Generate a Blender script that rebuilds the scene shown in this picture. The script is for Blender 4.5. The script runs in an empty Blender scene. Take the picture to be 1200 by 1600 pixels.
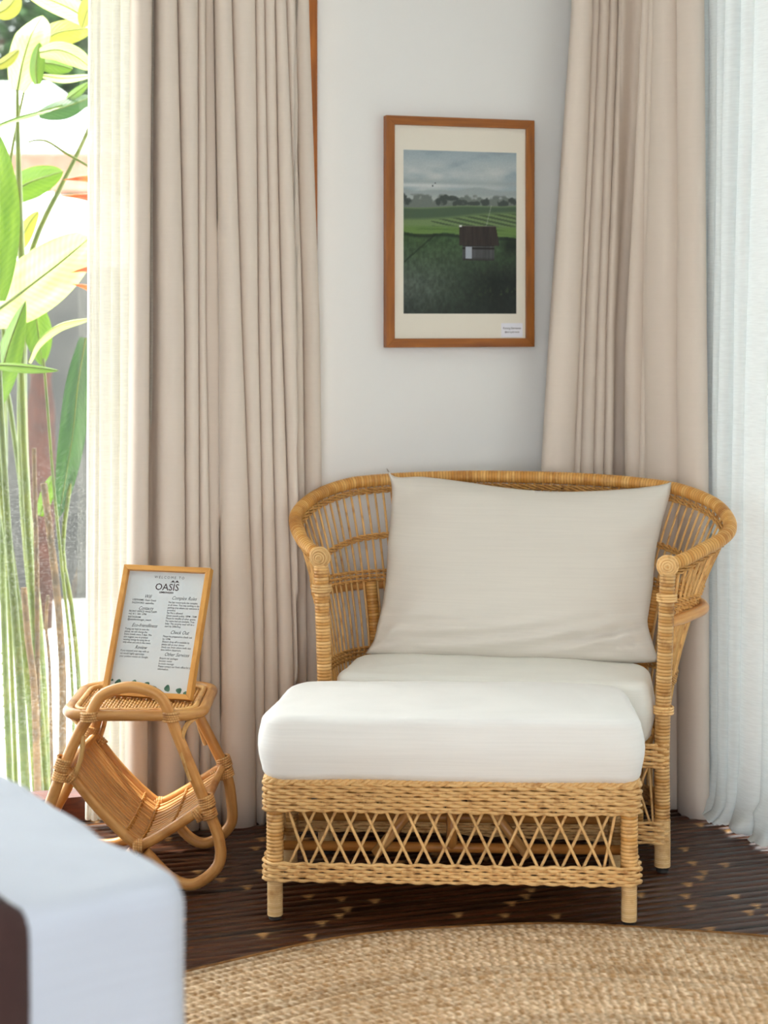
import bpy, bmesh, math, random
import numpy as np
from mathutils import Vector, noise as mnoise

random.seed(7)
rng = np.random.default_rng(7)
S = bpy.context.scene
C = S.collection
PI = math.pi

# ------------------------------------------------------------------ camera
F, HC, YH = 2700.0, 1.25, 500.0          # focal length in px (1200 wide), eye height, horizon row
cam_d = bpy.data.cameras.new('camera')
cam = bpy.data.objects.new('camera', cam_d); C.objects.link(cam)
cam.location = (0, 0, HC); cam.rotation_euler = (PI / 2, 0, 0)
cam_d.sensor_fit = 'HORIZONTAL'; cam_d.sensor_width = 36.0
cam_d.lens = F / 1200 * 36
cam_d.shift_y = -(800 - YH) / 1200
cam_d.clip_start = 0.05; cam_d.clip_end = 200
cam_d.dof.use_dof = True; cam_d.dof.focus_distance = 3.95; cam_d.dof.aperture_fstop = 4.6
S.camera = cam

# ------------------------------------------------------------------ world, sun, daylight portals, exposure
w = bpy.data.worlds.new('sky'); S.world = w; w.use_nodes = True
wn = w.node_tree; wn.nodes.clear()
wo = wn.nodes.new('ShaderNodeOutputWorld'); wb = wn.nodes.new('ShaderNodeBackground')
wb.inputs[0].default_value = (0.95, 0.97, 1.0, 1); wb.inputs[1].default_value = 6.4
wn.links.new(wb.outputs[0], wo.inputs[0])
sd = bpy.data.lights.new('sun', 'SUN'); sd.energy = 6.0; sd.angle = 0.03; sd.color = (1.0, 0.95, 0.86)
sun = bpy.data.objects.new('sun', sd); C.objects.link(sun)
sun.location = (-4, 8, 10)
sun.rotation_euler = Vector((0.42, -0.30, -1.0)).to_track_quat('-Z', 'Y').to_euler()
S.view_settings.view_transform = 'Standard'; S.view_settings.look = 'None'
S.view_settings.gamma = 1.0; S.view_settings.use_curve_mapping = False
S.view_settings.exposure = 0.45
S.cycles.max_bounces = 10; S.cycles.diffuse_bounces = 6; S.cycles.transparent_max_bounces = 16
S.cycles.sample_clamp_indirect = 6.0
S.cycles.caustics_reflective = False; S.cycles.caustics_refractive = False

def portal(loc, direction, sx, sy):
    l = bpy.data.lights.new('daylight_portal', 'AREA'); l.shape = 'RECTANGLE'; l.size = sx; l.size_y = sy
    l.cycles.is_portal = True
    o = bpy.data.objects.new('daylight_portal', l); C.objects.link(o)
    o.location = loc; o.rotation_euler = Vector(direction).to_track_quat('-Z', 'Z').to_euler()

# ------------------------------------------------------------------ plan of the room
W1M = 0.3057                                   # picture / window wall:  Y = W1C + W1M * X
W1C = 4.56
d1 = Vector((1, W1M)).normalized(); n1 = Vector((d1.y, -d1.x))      # n1 points into the room
d2 = Vector((0.454, -0.891)).normalized(); n2 = Vector((d2.y, -d2.x)) # window wall on the right
tK = (W1C + W1M * 0.91 - 4.36) / (0.891 + W1M * 0.454)
K = Vector((0.91 - 0.454 * tK, 4.36 + 0.891 * tK))                  # the corner
E = K + d2 * 3.2
ZC = 2.75
def W1(s, off=0.0, z=0.0):   # s = distance from the corner towards the left along the wall
    p = K - d1 * s + n1 * off
    return Vector((p.x, p.y, z))
def W2(t, off=0.0, z=0.0):
    p = K + d2 * t + n2 * off
    return Vector((p.x, p.y, z))
def s1px(x, off=0.0):        # where a column of the picture meets a line parallel to wall 1
    k = (x - 600) / F
    b = K + n1 * off
    # b - d1*s : X = k*Y
    s = (b.x - k * b.y) / (d1.x - k * d1.y)
    return s
def t2px(x, off=0.0):
    k = (x - 600) / F
    b = K + n2 * off
    return (k * b.y - b.x) / (d2.x - k * d2.y)
def PX(x, y, Y):
    return Vector(((x - 600) / F * Y, Y, HC - (y - YH) / F * Y))

# ------------------------------------------------------------------ helpers
def lin(c):
    c = np.asarray(c, float) / 255.0
    return np.where(c <= 0.04045, c / 12.92, ((c + 0.055) / 1.055) ** 2.4)
def rgb(r, g, b):
    l = lin((r, g, b)); return (float(l[0]), float(l[1]), float(l[2]), 1.0)

class MB:
    def __init__(self): self.v = []; self.f = []; self.uv = []; self.n = 0
    def add(self, V, Fc, UV=None):
        V = np.asarray(V, float).reshape(-1, 3)
        self.v.append(V)
        self.uv.append(np.zeros((len(V), 2)) if UV is None else np.asarray(UV, float).reshape(-1, 2))
        self.f.extend([tuple(int(i) + self.n for i in q) for q in Fc]); self.n += len(V)
    def grid(self, P, UV=None, closeu=False, closev=False):
        P = np.asarray(P, float); a, b = P.shape[:2]
        idx = np.arange(a * b).reshape(a, b)
        if closeu: idx = np.vstack([idx, idx[:1]])
        if closev: idx = np.hstack([idx, idx[:, :1]])
        q = np.stack([idx[:-1, :-1], idx[1:, :-1], idx[1:, 1:], idx[:-1, 1:]], -1).reshape(-1, 4)
        if UV is None:
            uu, vv = np.meshgrid(np.linspace(0, 1, a), np.linspace(0, 1, b), indexing='ij'); UV = np.stack([uu, vv], -1)
        self.add(P.reshape(-1, 3), q.tolist(), np.asarray(UV).reshape(-1, 2))
    def box(self, lo, hi, M=None):
        x0, y0, z0 = lo; x1, y1, z1 = hi
        V = [(x0,y0,z0),(x1,y0,z0),(x1,y1,z0),(x0,y1,z0),(x0,y0,z1),(x1,y0,z1),(x1,y1,z1),(x0,y1,z1)]
        if M is not None: V = [M(Vector(p)) for p in V]
        uv = [(p[0] + p[1], p[2]) for p in V]
        self.add(V, [(0,3,2,1),(4,5,6,7),(0,1,5,4),(1,2,6,5),(2,3,7,6),(3,0,4,7)], uv)
    def tube(self, pts, r, n=8, closed=False, cap=True, flat=1.0, up=None):
        P = np.asarray([tuple(p) for p in pts], float); N = len(P)
        r = np.broadcast_to(np.asarray(r, float), (N,))
        if closed: T = np.roll(P, -1, 0) - np.roll(P, 1, 0)
        else:
            T = np.empty_like(P); T[1:-1] = P[2:] - P[:-2]; T[0] = P[1] - P[0]; T[-1] = P[-1] - P[-2]
        T /= np.maximum(np.linalg.norm(T, axis=1, keepdims=True), 1e-9)
        a = np.array(up, float) if up is not None else (np.array([0, 0, 1.0]) if abs(T[0][2]) < 0.9 else np.array([0, 1.0, 0]))
        N1 = np.empty_like(P)
        nv = a - T[0] * a.dot(T[0]); nv /= np.linalg.norm(nv); N1[0] = nv
        for i in range(1, N):
            nv = N1[i - 1] - T[i] * N1[i - 1].dot(T[i]); l = np.linalg.norm(nv)
            N1[i] = nv / l if l > 1e-9 else N1[i - 1]
        B = np.cross(T, N1)
        if closed:   # spread the twist so that the ring closes
            e = N1[-1] - T[0] * N1[-1].dot(T[0]); e /= np.linalg.norm(e)
            ang = math.atan2(np.cross(N1[0], e).dot(T[0]), N1[0].dot(e))
            th = -ang * np.arange(N) / N
            c, s = np.cos(th)[:, None], np.sin(th)[:, None]
            N1, B = N1 * c + B * s, -N1 * s + B * c
        L = np.concatenate([[0], np.cumsum(np.linalg.norm(np.diff(P, axis=0), axis=1))])
        an = np.arange(n) / n * 2 * PI
        R = P[:, None] + (N1[:, None] * np.cos(an)[None, :, None] + B[:, None] * (np.sin(an) * flat)[None, :, None]) * r[:, None, None]
        UV = np.stack([np.repeat(L[:, None], n, 1), np.repeat((np.arange(n) / n)[None], N, 0)], -1)
        base = self.n
        self.grid(R, UV, closeu=closed, closev=True)
        if cap and not closed:
            self.f.append(tuple(base + i for i in range(n))[::-1])
            self.f.append(tuple(base + (N - 1) * n + i for i in range(n)))
        return L[-1]
    def obj(self, name, mat, parent=None, smooth=True, **tags):
        V = np.concatenate(self.v); uv = np.concatenate(self.uv)
        me = bpy.data.meshes.new(name); me.from_pydata(V.tolist(), [], self.f)
        ul = me.uv_layers.new(name='UVMap')
        li = np.empty(len(me.loops), np.int32); me.loops.foreach_get('vertex_index', li)
        ul.data.foreach_set('uv', uv[li].astype(np.float32).ravel())
        if smooth: me.polygons.foreach_set('use_smooth', np.ones(len(me.polygons), bool))
        me.update()
        return link(name, me, mat, parent, **tags)

def link(name, me, mat, parent=None, **tags):
    if mat is not None and not me.materials: me.materials.append(mat)
    o = bpy.data.objects.new(name, me); C.objects.link(o)
    if parent is not None: o.parent = parent
    for k, v in tags.items(): o[k] = v
    return o
def empty(name, loc=(0, 0, 0), rz=0.0, **tags):
    o = bpy.data.objects.new(name, None); C.objects.link(o); o.empty_display_size = 0.1
    o.location = loc; o.rotation_euler = (0, 0, rz)
    for k, v in tags.items(): o[k] = v
    return o
def copy(o, parent=None, loc=None):
    c = o.copy(); C.objects.link(c)
    if parent is not None: c.parent = parent
    if loc is not None: c.location = loc
    return c
def spline(P, n=40, closed=False):
    P = [np.asarray(tuple(p), float) for p in P]; m = len(P)
    if closed: Q = [P[-1]] + P + [P[0], P[1]]; seg = m
    else: Q = [2 * P[0] - P[1]] + P + [2 * P[-1] - P[-2]]; seg = m - 1
    out = []
    tt = np.linspace(0, seg, n, endpoint=not closed)
    for t in tt:
        i = min(int(t), seg - 1); u = t - i
        a, b, c, d = Q[i], Q[i + 1], Q[i + 2], Q[i + 3]
        out.append(0.5 * (2 * b + (c - a) * u + (2 * a - 5 * b + 4 * c - d) * u * u + (3 * b - a - 3 * c + d) * u ** 3))
    return np.array(out)
def even(P, step=None, n=None, closed=False):
    P = np.asarray(P, float)
    if closed: P = np.vstack([P, P[:1]])
    L = np.concatenate([[0], np.cumsum(np.linalg.norm(np.diff(P, axis=0), axis=1))])
    if n is None: n = max(3, int(L[-1] / step) + 1)
    s = np.linspace(0, L[-1], n, endpoint=not closed)
    return np.stack([np.interp(s, L, P[:, k]) for k in range(P.shape[1])], 1)
def wrapped(mb, pts, r, pitch, n=10, amp=0.07, per=4):
    """a cane wound with strips: the radius swells once per turn"""
    Pn = even(pts, pitch / per)
    k = np.arange(len(Pn)) % per / per
    mb.tube(Pn, r * (1 - amp + amp * np.sqrt(np.sin(PI * (k + 0.5 / per)))), n)
def rounded(pts, rad, seg=8):
    """outline of a polygon with rounded corners; rad may be a list"""
    out = []; m = len(pts)
    for i in range(m):
        p = np.array(pts[i], float); a = np.array(pts[i - 1], float); b = np.array(pts[(i + 1) % m], float)
        r = rad[i] if isinstance(rad, (list, tuple)) else rad
        u = (a - p) / np.linalg.norm(a - p); v = (b - p) / np.linalg.norm(b - p)
        h = math.acos(max(-1, min(1, u.dot(v)))) / 2
        t = r / math.tan(h); c = p + (u + v) / np.linalg.norm(u + v) * r / math.sin(h)
        s0 = p + u * t - c; s1 = p + v * t - c
        a0 = math.atan2(s0[1], s0[0]); a1 = math.atan2(s1[1], s1[0]); da = (a1 - a0 + PI) % (2 * PI) - PI
        for k in range(seg + 1):
            q = a0 + da * k / seg; out.append(c + r * np.array([math.cos(q), math.sin(q)]))
    return np.array(out)
def pad(outline, z0, z1, r, dome=0.02, belly=0.0, wob=0.0, seed=0, step=0.02, rb=None, inner=9):
    """upholstered pad from a plan outline (counter-clockwise)"""
    O = even(outline, step, closed=True); N = len(O)
    T = np.roll(O, -1, 0) - np.roll(O, 1, 0); T /= np.linalg.norm(T, axis=1, keepdims=True)
    NI = np.stack([-T[:, 1], T[:, 0]], 1); cen = O.mean(0)
    rb = r if rb is None else rb
    prof = []
    for k in range(7): q = PI / 2 * k / 6; prof.append((rb * (1 - math.sin(q)), z0 + rb * (1 - math.cos(q)), 0))
    h0, h1 = z0 + rb, z1 - r
    for k in range(1, 6): prof.append((-belly * math.sin(PI * k / 6), h0 + (h1 - h0) * k / 6, 0))
    for k in range(7): q = PI / 2 * k / 6; prof.append((r * (1 - math.cos(q)), h1 + r * math.sin(q), 0))
    rings = []
    lastb = O + NI * prof[0][0]
    for k in range(4, 0, -1): rings.append(np.c_[cen + (lastb - cen) * (1 - k / 4.5), np.full(N, z0)])
    for ins, z, _ in prof: rings.append(np.c_[O + NI * ins, np.full(N, z)])
    lt = O + NI * prof[-1][0]
    for k in range(1, inner + 1):
        q = k / (inner + .3); rings.append(np.c_[cen + (lt - cen) * (1 - q), np.full(N, z1 + dome * math.sin(PI / 2 * min(1, q * 1.6)))])
    G = np.array(rings)
    if wob:
        for i in range(G.shape[0]):
            for j in range(N):
                p = Vector(G[i, j]); d = mnoise.noise_vector(p * 9 + Vector((seed, 0, 0))) * wob + mnoise.noise_vector(Vector((p.x * 30, p.y * 30, p.z * 12 + seed))) * wob * 0.35
                G[i, j] += d
    mb = MB(); mb.grid(G, closev=True)
    nb_ = mb.n; mb.add([G[0].mean(0), G[-1].mean(0)], []); t_ = (G.shape[0] - 1) * N
    for i in range(N): mb.f.append((i, (i + 1) % N, nb_)); mb.f.append((t_ + (i + 1) % N, t_ + i, nb_ + 1))
    return mb

# ------------------------------------------------------------------ materials
def node_mat(name):
    m = bpy.data.materials.new(name); m.use_nodes = True; nt = m.node_tree
    return m, nt, nt.nodes['Principled BSDF'], nt.nodes['Material Output']
def N(nt, typ, ins=None, **kw):
    n = nt.nodes.new(typ)
    for k, v in kw.items(): setattr(n, k, v)
    for k, v in (ins or {}).items():
        if hasattr(v, 'is_output'): nt.links.new(v, n.inputs[k])
        else: n.inputs[k].default_value = v
    return n
def mixc(nt, fac, a, b, mode='MIX'):
    n = nt.nodes.new('ShaderNodeMix'); n.data_type = 'RGBA'; n.blend_type = mode
    for i, v in ((0, fac), (6, a), (7, b)):
        if hasattr(v, 'is_output'): nt.links.new(v, n.inputs[i])
        else: n.inputs[i].default_value = v
    return n.outputs[2]
def math_(nt, op, a, b=0.0, c=0.0):
    n = nt.nodes.new('ShaderNodeMath'); n.operation = op
    for i, v in enumerate((a, b, c)):
        if hasattr(v, 'is_output'): nt.links.new(v, n.inputs[i])
        else: n.inputs[i].default_value = v
    return n.outputs[0]
def ramp(nt, fac, lo, hi):
    n = nt.nodes.new('ShaderNodeMapRange'); nt.links.new(fac, n.inputs[0]); n.inputs[1].default_value = lo; n.inputs[2].default_value = hi
    return n.outputs[0]
def bump(nt, b, h, strength, dist=0.002):
    n = N(nt, 'ShaderNodeBump', {'Strength': strength, 'Distance': dist, 'Height': h}); nt.links.new(n.outputs[0], b.inputs['Normal'])

def m_plain(name, col, rough=0.6, nscale=0, ncol=None, bscale=0, bstr=0.0, spec=0.3):
    m, nt, b, o = node_mat(name)
    b.inputs['Roughness'].default_value = rough; b.inputs['Specular IOR Level'].default_value = spec
    b.inputs['Base Color'].default_value = col
    tc = N(nt, 'ShaderNodeTexCoord')
    if nscale:
        n = N(nt, 'ShaderNodeTexNoise', {'Vector': tc.outputs['Object'], 'Scale': nscale, 'Detail': 4.0})
        nt.links.new(mixc(nt, ramp(nt, n.outputs[0], 0.35, 0.65), col, ncol), b.inputs['Base Color'])
    if bscale:
        n = N(nt, 'ShaderNodeTexNoise', {'Vector': tc.outputs['Object'], 'Scale': bscale, 'Detail': 3.0}); bump(nt, b, n.outputs[0], bstr)
    return m
def m_cloth(name, col, trans=0.0, weave=900, bstr=0.25, slub=0.96, rough=0.9):
    m, nt, b, o = node_mat(name)
    tc = N(nt, 'ShaderNodeTexCoord')
    mp = N(nt, 'ShaderNodeMapping', {'Vector': tc.outputs['Object'], 'Scale': (1, 1, 3.5)})
    n = N(nt, 'ShaderNodeTexNoise', {'Vector': mp.outputs[0], 'Scale': weave, 'Detail': 2.0})
    mp2 = N(nt, 'ShaderNodeMapping', {'Vector': tc.outputs['Object'], 'Scale': (6, 6, 260)})
    n2 = N(nt, 'ShaderNodeTexNoise', {'Vector': mp2.outputs[0], 'Scale': 1.0, 'Detail': 3.0})
    c2 = tuple(x * slub for x in col[:3]) + (1,)
    cc = mixc(nt, ramp(nt, n2.outputs[0], 0.35, 0.7), col, c2)
    nt.links.new(cc, b.inputs['Base Color']); b.inputs['Roughness'].default_value = rough
    b.inputs['Specular IOR Level'].default_value = 0.12
    b.inputs['Sheen Weight'].default_value = 0.12
    bump(nt, b, n.outputs[0], bstr, 0.001)
    if trans:
        t = N(nt, 'ShaderNodeBsdfTranslucent', {'Color': cc}); mx = N(nt, 'ShaderNodeMixShader', {0: trans, 1: b.outputs[0], 2: t.outputs[0]})
        nt.links.new(mx.outputs[0], o.inputs[0])
    return m
def m_sheer(name, col, clear=0.25, trans=0.55):
    m, nt, b, o = node_mat(name)
    tc = N(nt, 'ShaderNodeTexCoord')
    mp = N(nt, 'ShaderNodeMapping', {'Vector': tc.outputs['Object'], 'Scale': (30, 30, 300)})
    n = N(nt, 'ShaderNodeTexNoise', {'Vector': mp.outputs[0], 'Scale': 1.0, 'Detail': 3.0})
    cc = mixc(nt, ramp(nt, n.outputs[0], 0.3, 0.7), col, tuple(x * 0.9 for x in col[:3]) + (1,))
    d = N(nt, 'ShaderNodeBsdfDiffuse', {'Color': cc}); t = N(nt, 'ShaderNodeBsdfTranslucent', {'Color': cc})
    tr = N(nt, 'ShaderNodeBsdfTransparent', {'Color': (1, 1, 1, 1)})
    a = N(nt, 'ShaderNodeMixShader', {0: trans, 1: d.outputs[0], 2: t.outputs[0]})
    a2 = N(nt, 'ShaderNodeMixShader', {0: clear, 1: a.outputs[0], 2: tr.outputs[0]})
    nt.links.new(a2.outputs[0], o.inputs[0])
    return m
def m_cane(name, A, B, D, pitch=None, rough=0.42, streak=40.0):
    """rattan: A main, B lighter, D dark; wound strips differ when pitch is given"""
    m, nt, b, o = node_mat(name)
    uv = N(nt, 'ShaderNodeUVMap'); sx = N(nt, 'ShaderNodeSeparateXYZ', {0: uv.outputs[0]})
    oi = N(nt, 'ShaderNodeObjectInfo')
    tc = N(nt, 'ShaderNodeTexCoord')
    if pitch:
        k = math_(nt, 'FLOOR', math_(nt, 'DIVIDE', sx.outputs[0], pitch))
        wn_ = N(nt, 'ShaderNodeTexWhiteNoise', {'W': k}, noise_dimensions='1D'); f = wn_.outputs[0]
        fr_ = math_(nt, 'ABSOLUTE', math_(nt, 'SUBTRACT', math_(nt, 'FRACT', math_(nt, 'DIVIDE', sx.outputs[0], pitch)), 0.5))
    else:
        mp = N(nt, 'ShaderNodeCombineXYZ', {0: math_(nt, 'MULTIPLY', sx.outputs[0], 6.0), 1: math_(nt, 'MULTIPLY', sx.outputs[1], 5.0), 2: math_(nt, 'MULTIPLY', oi.outputs['Random'], 50.0)})
        f = ramp(nt, N(nt, 'ShaderNodeTexNoise', {'Vector': mp.outputs[0], 'Scale': 2.0, 'Detail': 4.0}).outputs[0], 0.3, 0.7)
    c = mixc(nt, f, A, B)
    n = N(nt, 'ShaderNodeTexNoise', {'Vector': tc.outputs['Object'], 'Scale': streak, 'Detail': 5.0})
    c = mixc(nt, math_(nt, 'MULTIPLY', ramp(nt, n.outputs[0], 0.52, 0.75), 0.8), c, D)
    if pitch: c = mixc(nt, math_(nt, 'MULTIPLY', ramp(nt, fr_, 0.34, 0.5), 0.75), c, D)  # shade in the grooves between turns, put into the colour
    hv = N(nt, 'ShaderNodeHueSaturation', {'Color': c, 'Value': math_(nt, 'MULTIPLY_ADD', oi.outputs['Random'], 0.25, 0.88)})
    nt.links.new(hv.outputs[0], b.inputs['Base Color'])
    b.inputs['Roughness'].default_value = rough; b.inputs['Specular IOR Level'].default_value = 0.35
    n3 = N(nt, 'ShaderNodeTexNoise', {'Vector': tc.outputs['Object'], 'Scale': 350.0}); bump(nt, b, n3.outputs[0], 0.15, 0.001)
    return m
def m_wood(name, A, B, scale=(3, 60, 60), rough=0.45):
    m, nt, b, o = node_mat(name)
    tc = N(nt, 'ShaderNodeTexCoord')
    mp = N(nt, 'ShaderNodeMapping', {'Vector': tc.outputs['Object'], 'Scale': scale})
    n = N(nt, 'ShaderNodeTexNoise', {'Vector': mp.outputs[0], 'Scale': 1.5, 'Detail': 5.0, 'Distortion': 0.6})
    nt.links.new(mixc(nt, ramp(nt, n.outputs[0], 0.3, 0.7), A, B), b.inputs['Base Color'])
    b.inputs['Roughness'].default_value = rough
    bump(nt, b, n.outputs[0], 0.12, 0.001)
    return m
def m_leaf(name, A, B, trans=0.5, rough=0.35):
    m, nt, b, o = node_mat(name)
    uv = N(nt, 'ShaderNodeUVMap'); sx = N(nt, 'ShaderNodeSeparateXYZ', {0: uv.outputs[0]})
    ab = math_(nt, 'ABSOLUTE', math_(nt, 'SUBTRACT', sx.outputs[1], 0.5))
    wv = math_(nt, 'SINE', math_(nt, 'MULTIPLY', math_(nt, 'SUBTRACT', sx.outputs[0], math_(nt, 'MULTIPLY', ab, 0.12)), 320.0))
    n = N(nt, 'ShaderNodeTexNoise', {'Vector': uv.outputs[0], 'Scale': 5.0, 'Detail': 4.0})
    f = math_(nt, 'ADD', math_(nt, 'MULTIPLY', wv, 0.12), ramp(nt, n.outputs[0], 0.3, 0.75))
    c = mixc(nt, f, A, B)
    c = mixc(nt, ramp(nt, ab, 0.035, 0.0), c, tuple(min(1, x * 1.15 + .02) for x in B[:3]) + (1,))
    nt.links.new(c, b.inputs['Base Color']); b.inputs['Roughness'].default_value = rough
    t = N(nt, 'ShaderNodeBsdfTranslucent', {'Color': c}); mx = N(nt, 'ShaderNodeMixShader', {0: trans, 1: b.outputs[0], 2: t.outputs[0]})
    nt.links.new(mx.outputs[0], o.inputs[0])
    bump(nt, b, wv, 0.2, 0.001)
    return m

M = {}
M['wall'] = m_plain('wall_paint', rgb(232, 232, 230), 0.75, bscale=60, bstr=0.06)
M['ceiling'] = m_plain('ceiling_paint', rgb(232, 230, 226), 0.8, bscale=40, bstr=0.04)
M['teak'] = m_wood('teak', rgb(166, 98, 26), rgb(128, 70, 12), (40, 40, 4))
M['teak_h'] = m_wood('teak_sidewise_grain', rgb(166, 98, 26), rgb(128, 70, 12), (4, 40, 60))
M['dark_wood'] = m_wood('dark_window_wood', rgb(104, 46, 24), rgb(66, 26, 14), (4, 40, 60))
M['bamboo'] = m_wood('bamboo_frame_wood', rgb(216, 160, 82), rgb(196, 136, 60), (40, 40, 5))
M['mat_board'] = m_plain('mat_board', rgb(226, 220, 206), 0.8)
M['paper'] = m_plain('white_paper', rgb(204, 210, 212), 0.35)
M['card'] = m_plain('label_card', rgb(228, 228, 236), 0.6)
M['ink'] = m_plain('grey_ink', rgb(84, 86, 88), 0.7)
M['ink_dark'] = m_plain('brown_ink', rgb(58, 38, 40), 0.7)
M['sage'] = m_plain('printed_leaf_green', rgb(58, 98, 82), 0.7, 60, rgb(96, 132, 112))
M['beige'] = m_cloth('beige_curtain', rgb(224, 211, 198), 0.05, 700, 0.12, 0.985)
M['sheer'] = m_sheer('white_sheer', rgb(236, 233, 222), 0.03, 0.145)
M['sheer_r'] = m_sheer('white_sheer_thick', rgb(216, 222, 222), 0.02, 0.085)
M['white_linen'] = m_cloth('white_cover', rgb(240, 239, 236), 0.0, 900, 0.12)
M['seat_linen'] = m_cloth('seat_cover', rgb(234, 233, 226), 0.0, 900, 0.12)
M['pillow'] = m_cloth('natural_linen', rgb(220, 214, 204), 0.0, 800, 0.2)
M['sheet'] = m_cloth('bed_sheet', rgb(208, 216, 230), 0.0, 900, 0.08)
M['runner'] = m_cloth('brown_runner', rgb(74, 54, 52), 0.0, 700, 0.2)
honey, pale, dark = rgb(206, 154, 86), rgb(228, 186, 122), rgb(150, 92, 38)
M['cane'] = m_cane('rattan_strand', honey, pale, dark, None)
M['weave'] = m_cane('wicker_weave', rgb(214, 168, 106), rgb(232, 194, 136), rgb(168, 112, 56), None, 0.5, 60)
M['weave_gold'] = m_cane('wicker_weave_gold', rgb(188, 134, 66), rgb(214, 166, 98), rgb(128, 80, 34), None, 0.5, 60)
M['wrap'] = m_cane('rattan_wrap', rgb(200, 146, 76), rgb(230, 188, 126), rgb(140, 84, 32), 0.0075)
M['wrap_gold'] = m_cane('rattan_wrap_gold', rgb(202, 142, 66), rgb(226, 178, 106), rgb(148, 88, 32), 0.0075, 0.38, 18)
M['wrap_fine'] = m_cane('rattan_wrap_fine', rgb(214, 174, 118), rgb(228, 194, 142), rgb(180, 130, 76), 0.0042)
M['pole'] = m_cane('rattan_pole', rgb(192, 132, 70), rgb(216, 164, 100), rgb(150, 92, 42), None, 0.32, 14)
M['pole_brown'] = m_cane('rattan_pole_brown', rgb(176, 112, 50), rgb(200, 140, 72), rgb(120, 70, 30), None, 0.35, 14)
M['binding'] = m_cane('cane_binding', rgb(210, 156, 92), rgb(226, 180, 120), rgb(160, 100, 48), 0.005)
M['reed'] = m_cane('rack_reed', rgb(206, 152, 88), rgb(222, 174, 112), rgb(170, 112, 56), None, 0.4, 5)
M['rubber'] = m_plain('dark_glide', rgb(40, 38, 36), 0.6)
M['metal'] = m_plain('curtain_rail_metal', rgb(205, 205, 205), 0.35)
M['mattress'] = m_cloth('mattress_cloth', rgb(225, 225, 222))

# bamboo-strip floor
def m_floor():
    m, nt, b, o = node_mat('dark_bamboo_strip')
    uv = N(nt, 'ShaderNodeUVMap'); sx = N(nt, 'ShaderNodeSeparateXYZ', {0: uv.outputs[0]}); oi = N(nt, 'ShaderNodeObjectInfo')
    r50 = math_(nt, 'MULTIPLY', oi.outputs['Random'], 50.0)
    v = N(nt, 'ShaderNodeCombineXYZ', {0: math_(nt, 'MULTIPLY', sx.outputs[0], 2.2), 1: math_(nt, 'MULTIPLY', sx.outputs[1], 3.0), 2: r50})
    n = N(nt, 'ShaderNodeTexNoise', {'Vector': v.outputs[0], 'Scale': 1.6, 'Detail': 5.0})
    c = mixc(nt, ramp(nt, n.outputs[0], 0.35, 0.72), rgb(30, 16, 9), rgb(86, 46, 24))
    v2 = N(nt, 'ShaderNodeCombineXYZ', {0: math_(nt, 'MULTIPLY', sx.outputs[0], 3.5), 1: math_(nt, 'MULTIPLY', sx.outputs[1], 14.0), 2: r50})
    n2 = N(nt, 'ShaderNodeTexNoise', {'Vector': v2.outputs[0], 'Scale': 1.3, 'Detail': 2.0})
    c = mixc(nt, ramp(nt, n2.outputs[0], 0.66, 0.76), c, rgb(178, 122, 66))
    fr = math_(nt, 'FRACT', math_(nt, 'ADD', math_(nt, 'DIVIDE', sx.outputs[0], 0.42), math_(nt, 'MULTIPLY', oi.outputs['Random'], 7.31)))
    nd = ramp(nt, math_(nt, 'ADD', math_(nt, 'MULTIPLY', math_(nt, 'ABSOLUTE', math_(nt, 'SUBTRACT', fr, 0.5)), 1.0), math_(nt, 'MULTIPLY', math_(nt, 'ABSOLUTE', math_(nt, 'SUBTRACT', sx.outputs[1], 0.5)), 0.06)), 0.045, 0.02)
    n4 = N(nt, 'ShaderNodeTexNoise', {'Vector': v2.outputs[0], 'Scale': 4.0, 'Detail': 3.0})
    c = mixc(nt, math_(nt, 'MULTIPLY', nd, ramp(nt, n4.outputs[0], 0.42, 0.6)), c, rgb(226, 172, 108))
    nt.links.new(c, b.inputs['Base Color']); b.inputs['Roughness'].default_value = 0.3; b.inputs['Specular IOR Level'].default_value = 0.4
    bump(nt, b, n.outputs[0], 0.2, 0.002)
    return m
M['floor'] = m_floor()
M['floor_base'] = m_plain('dark_floor_base', rgb(24, 14, 9), 0.7)

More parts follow.
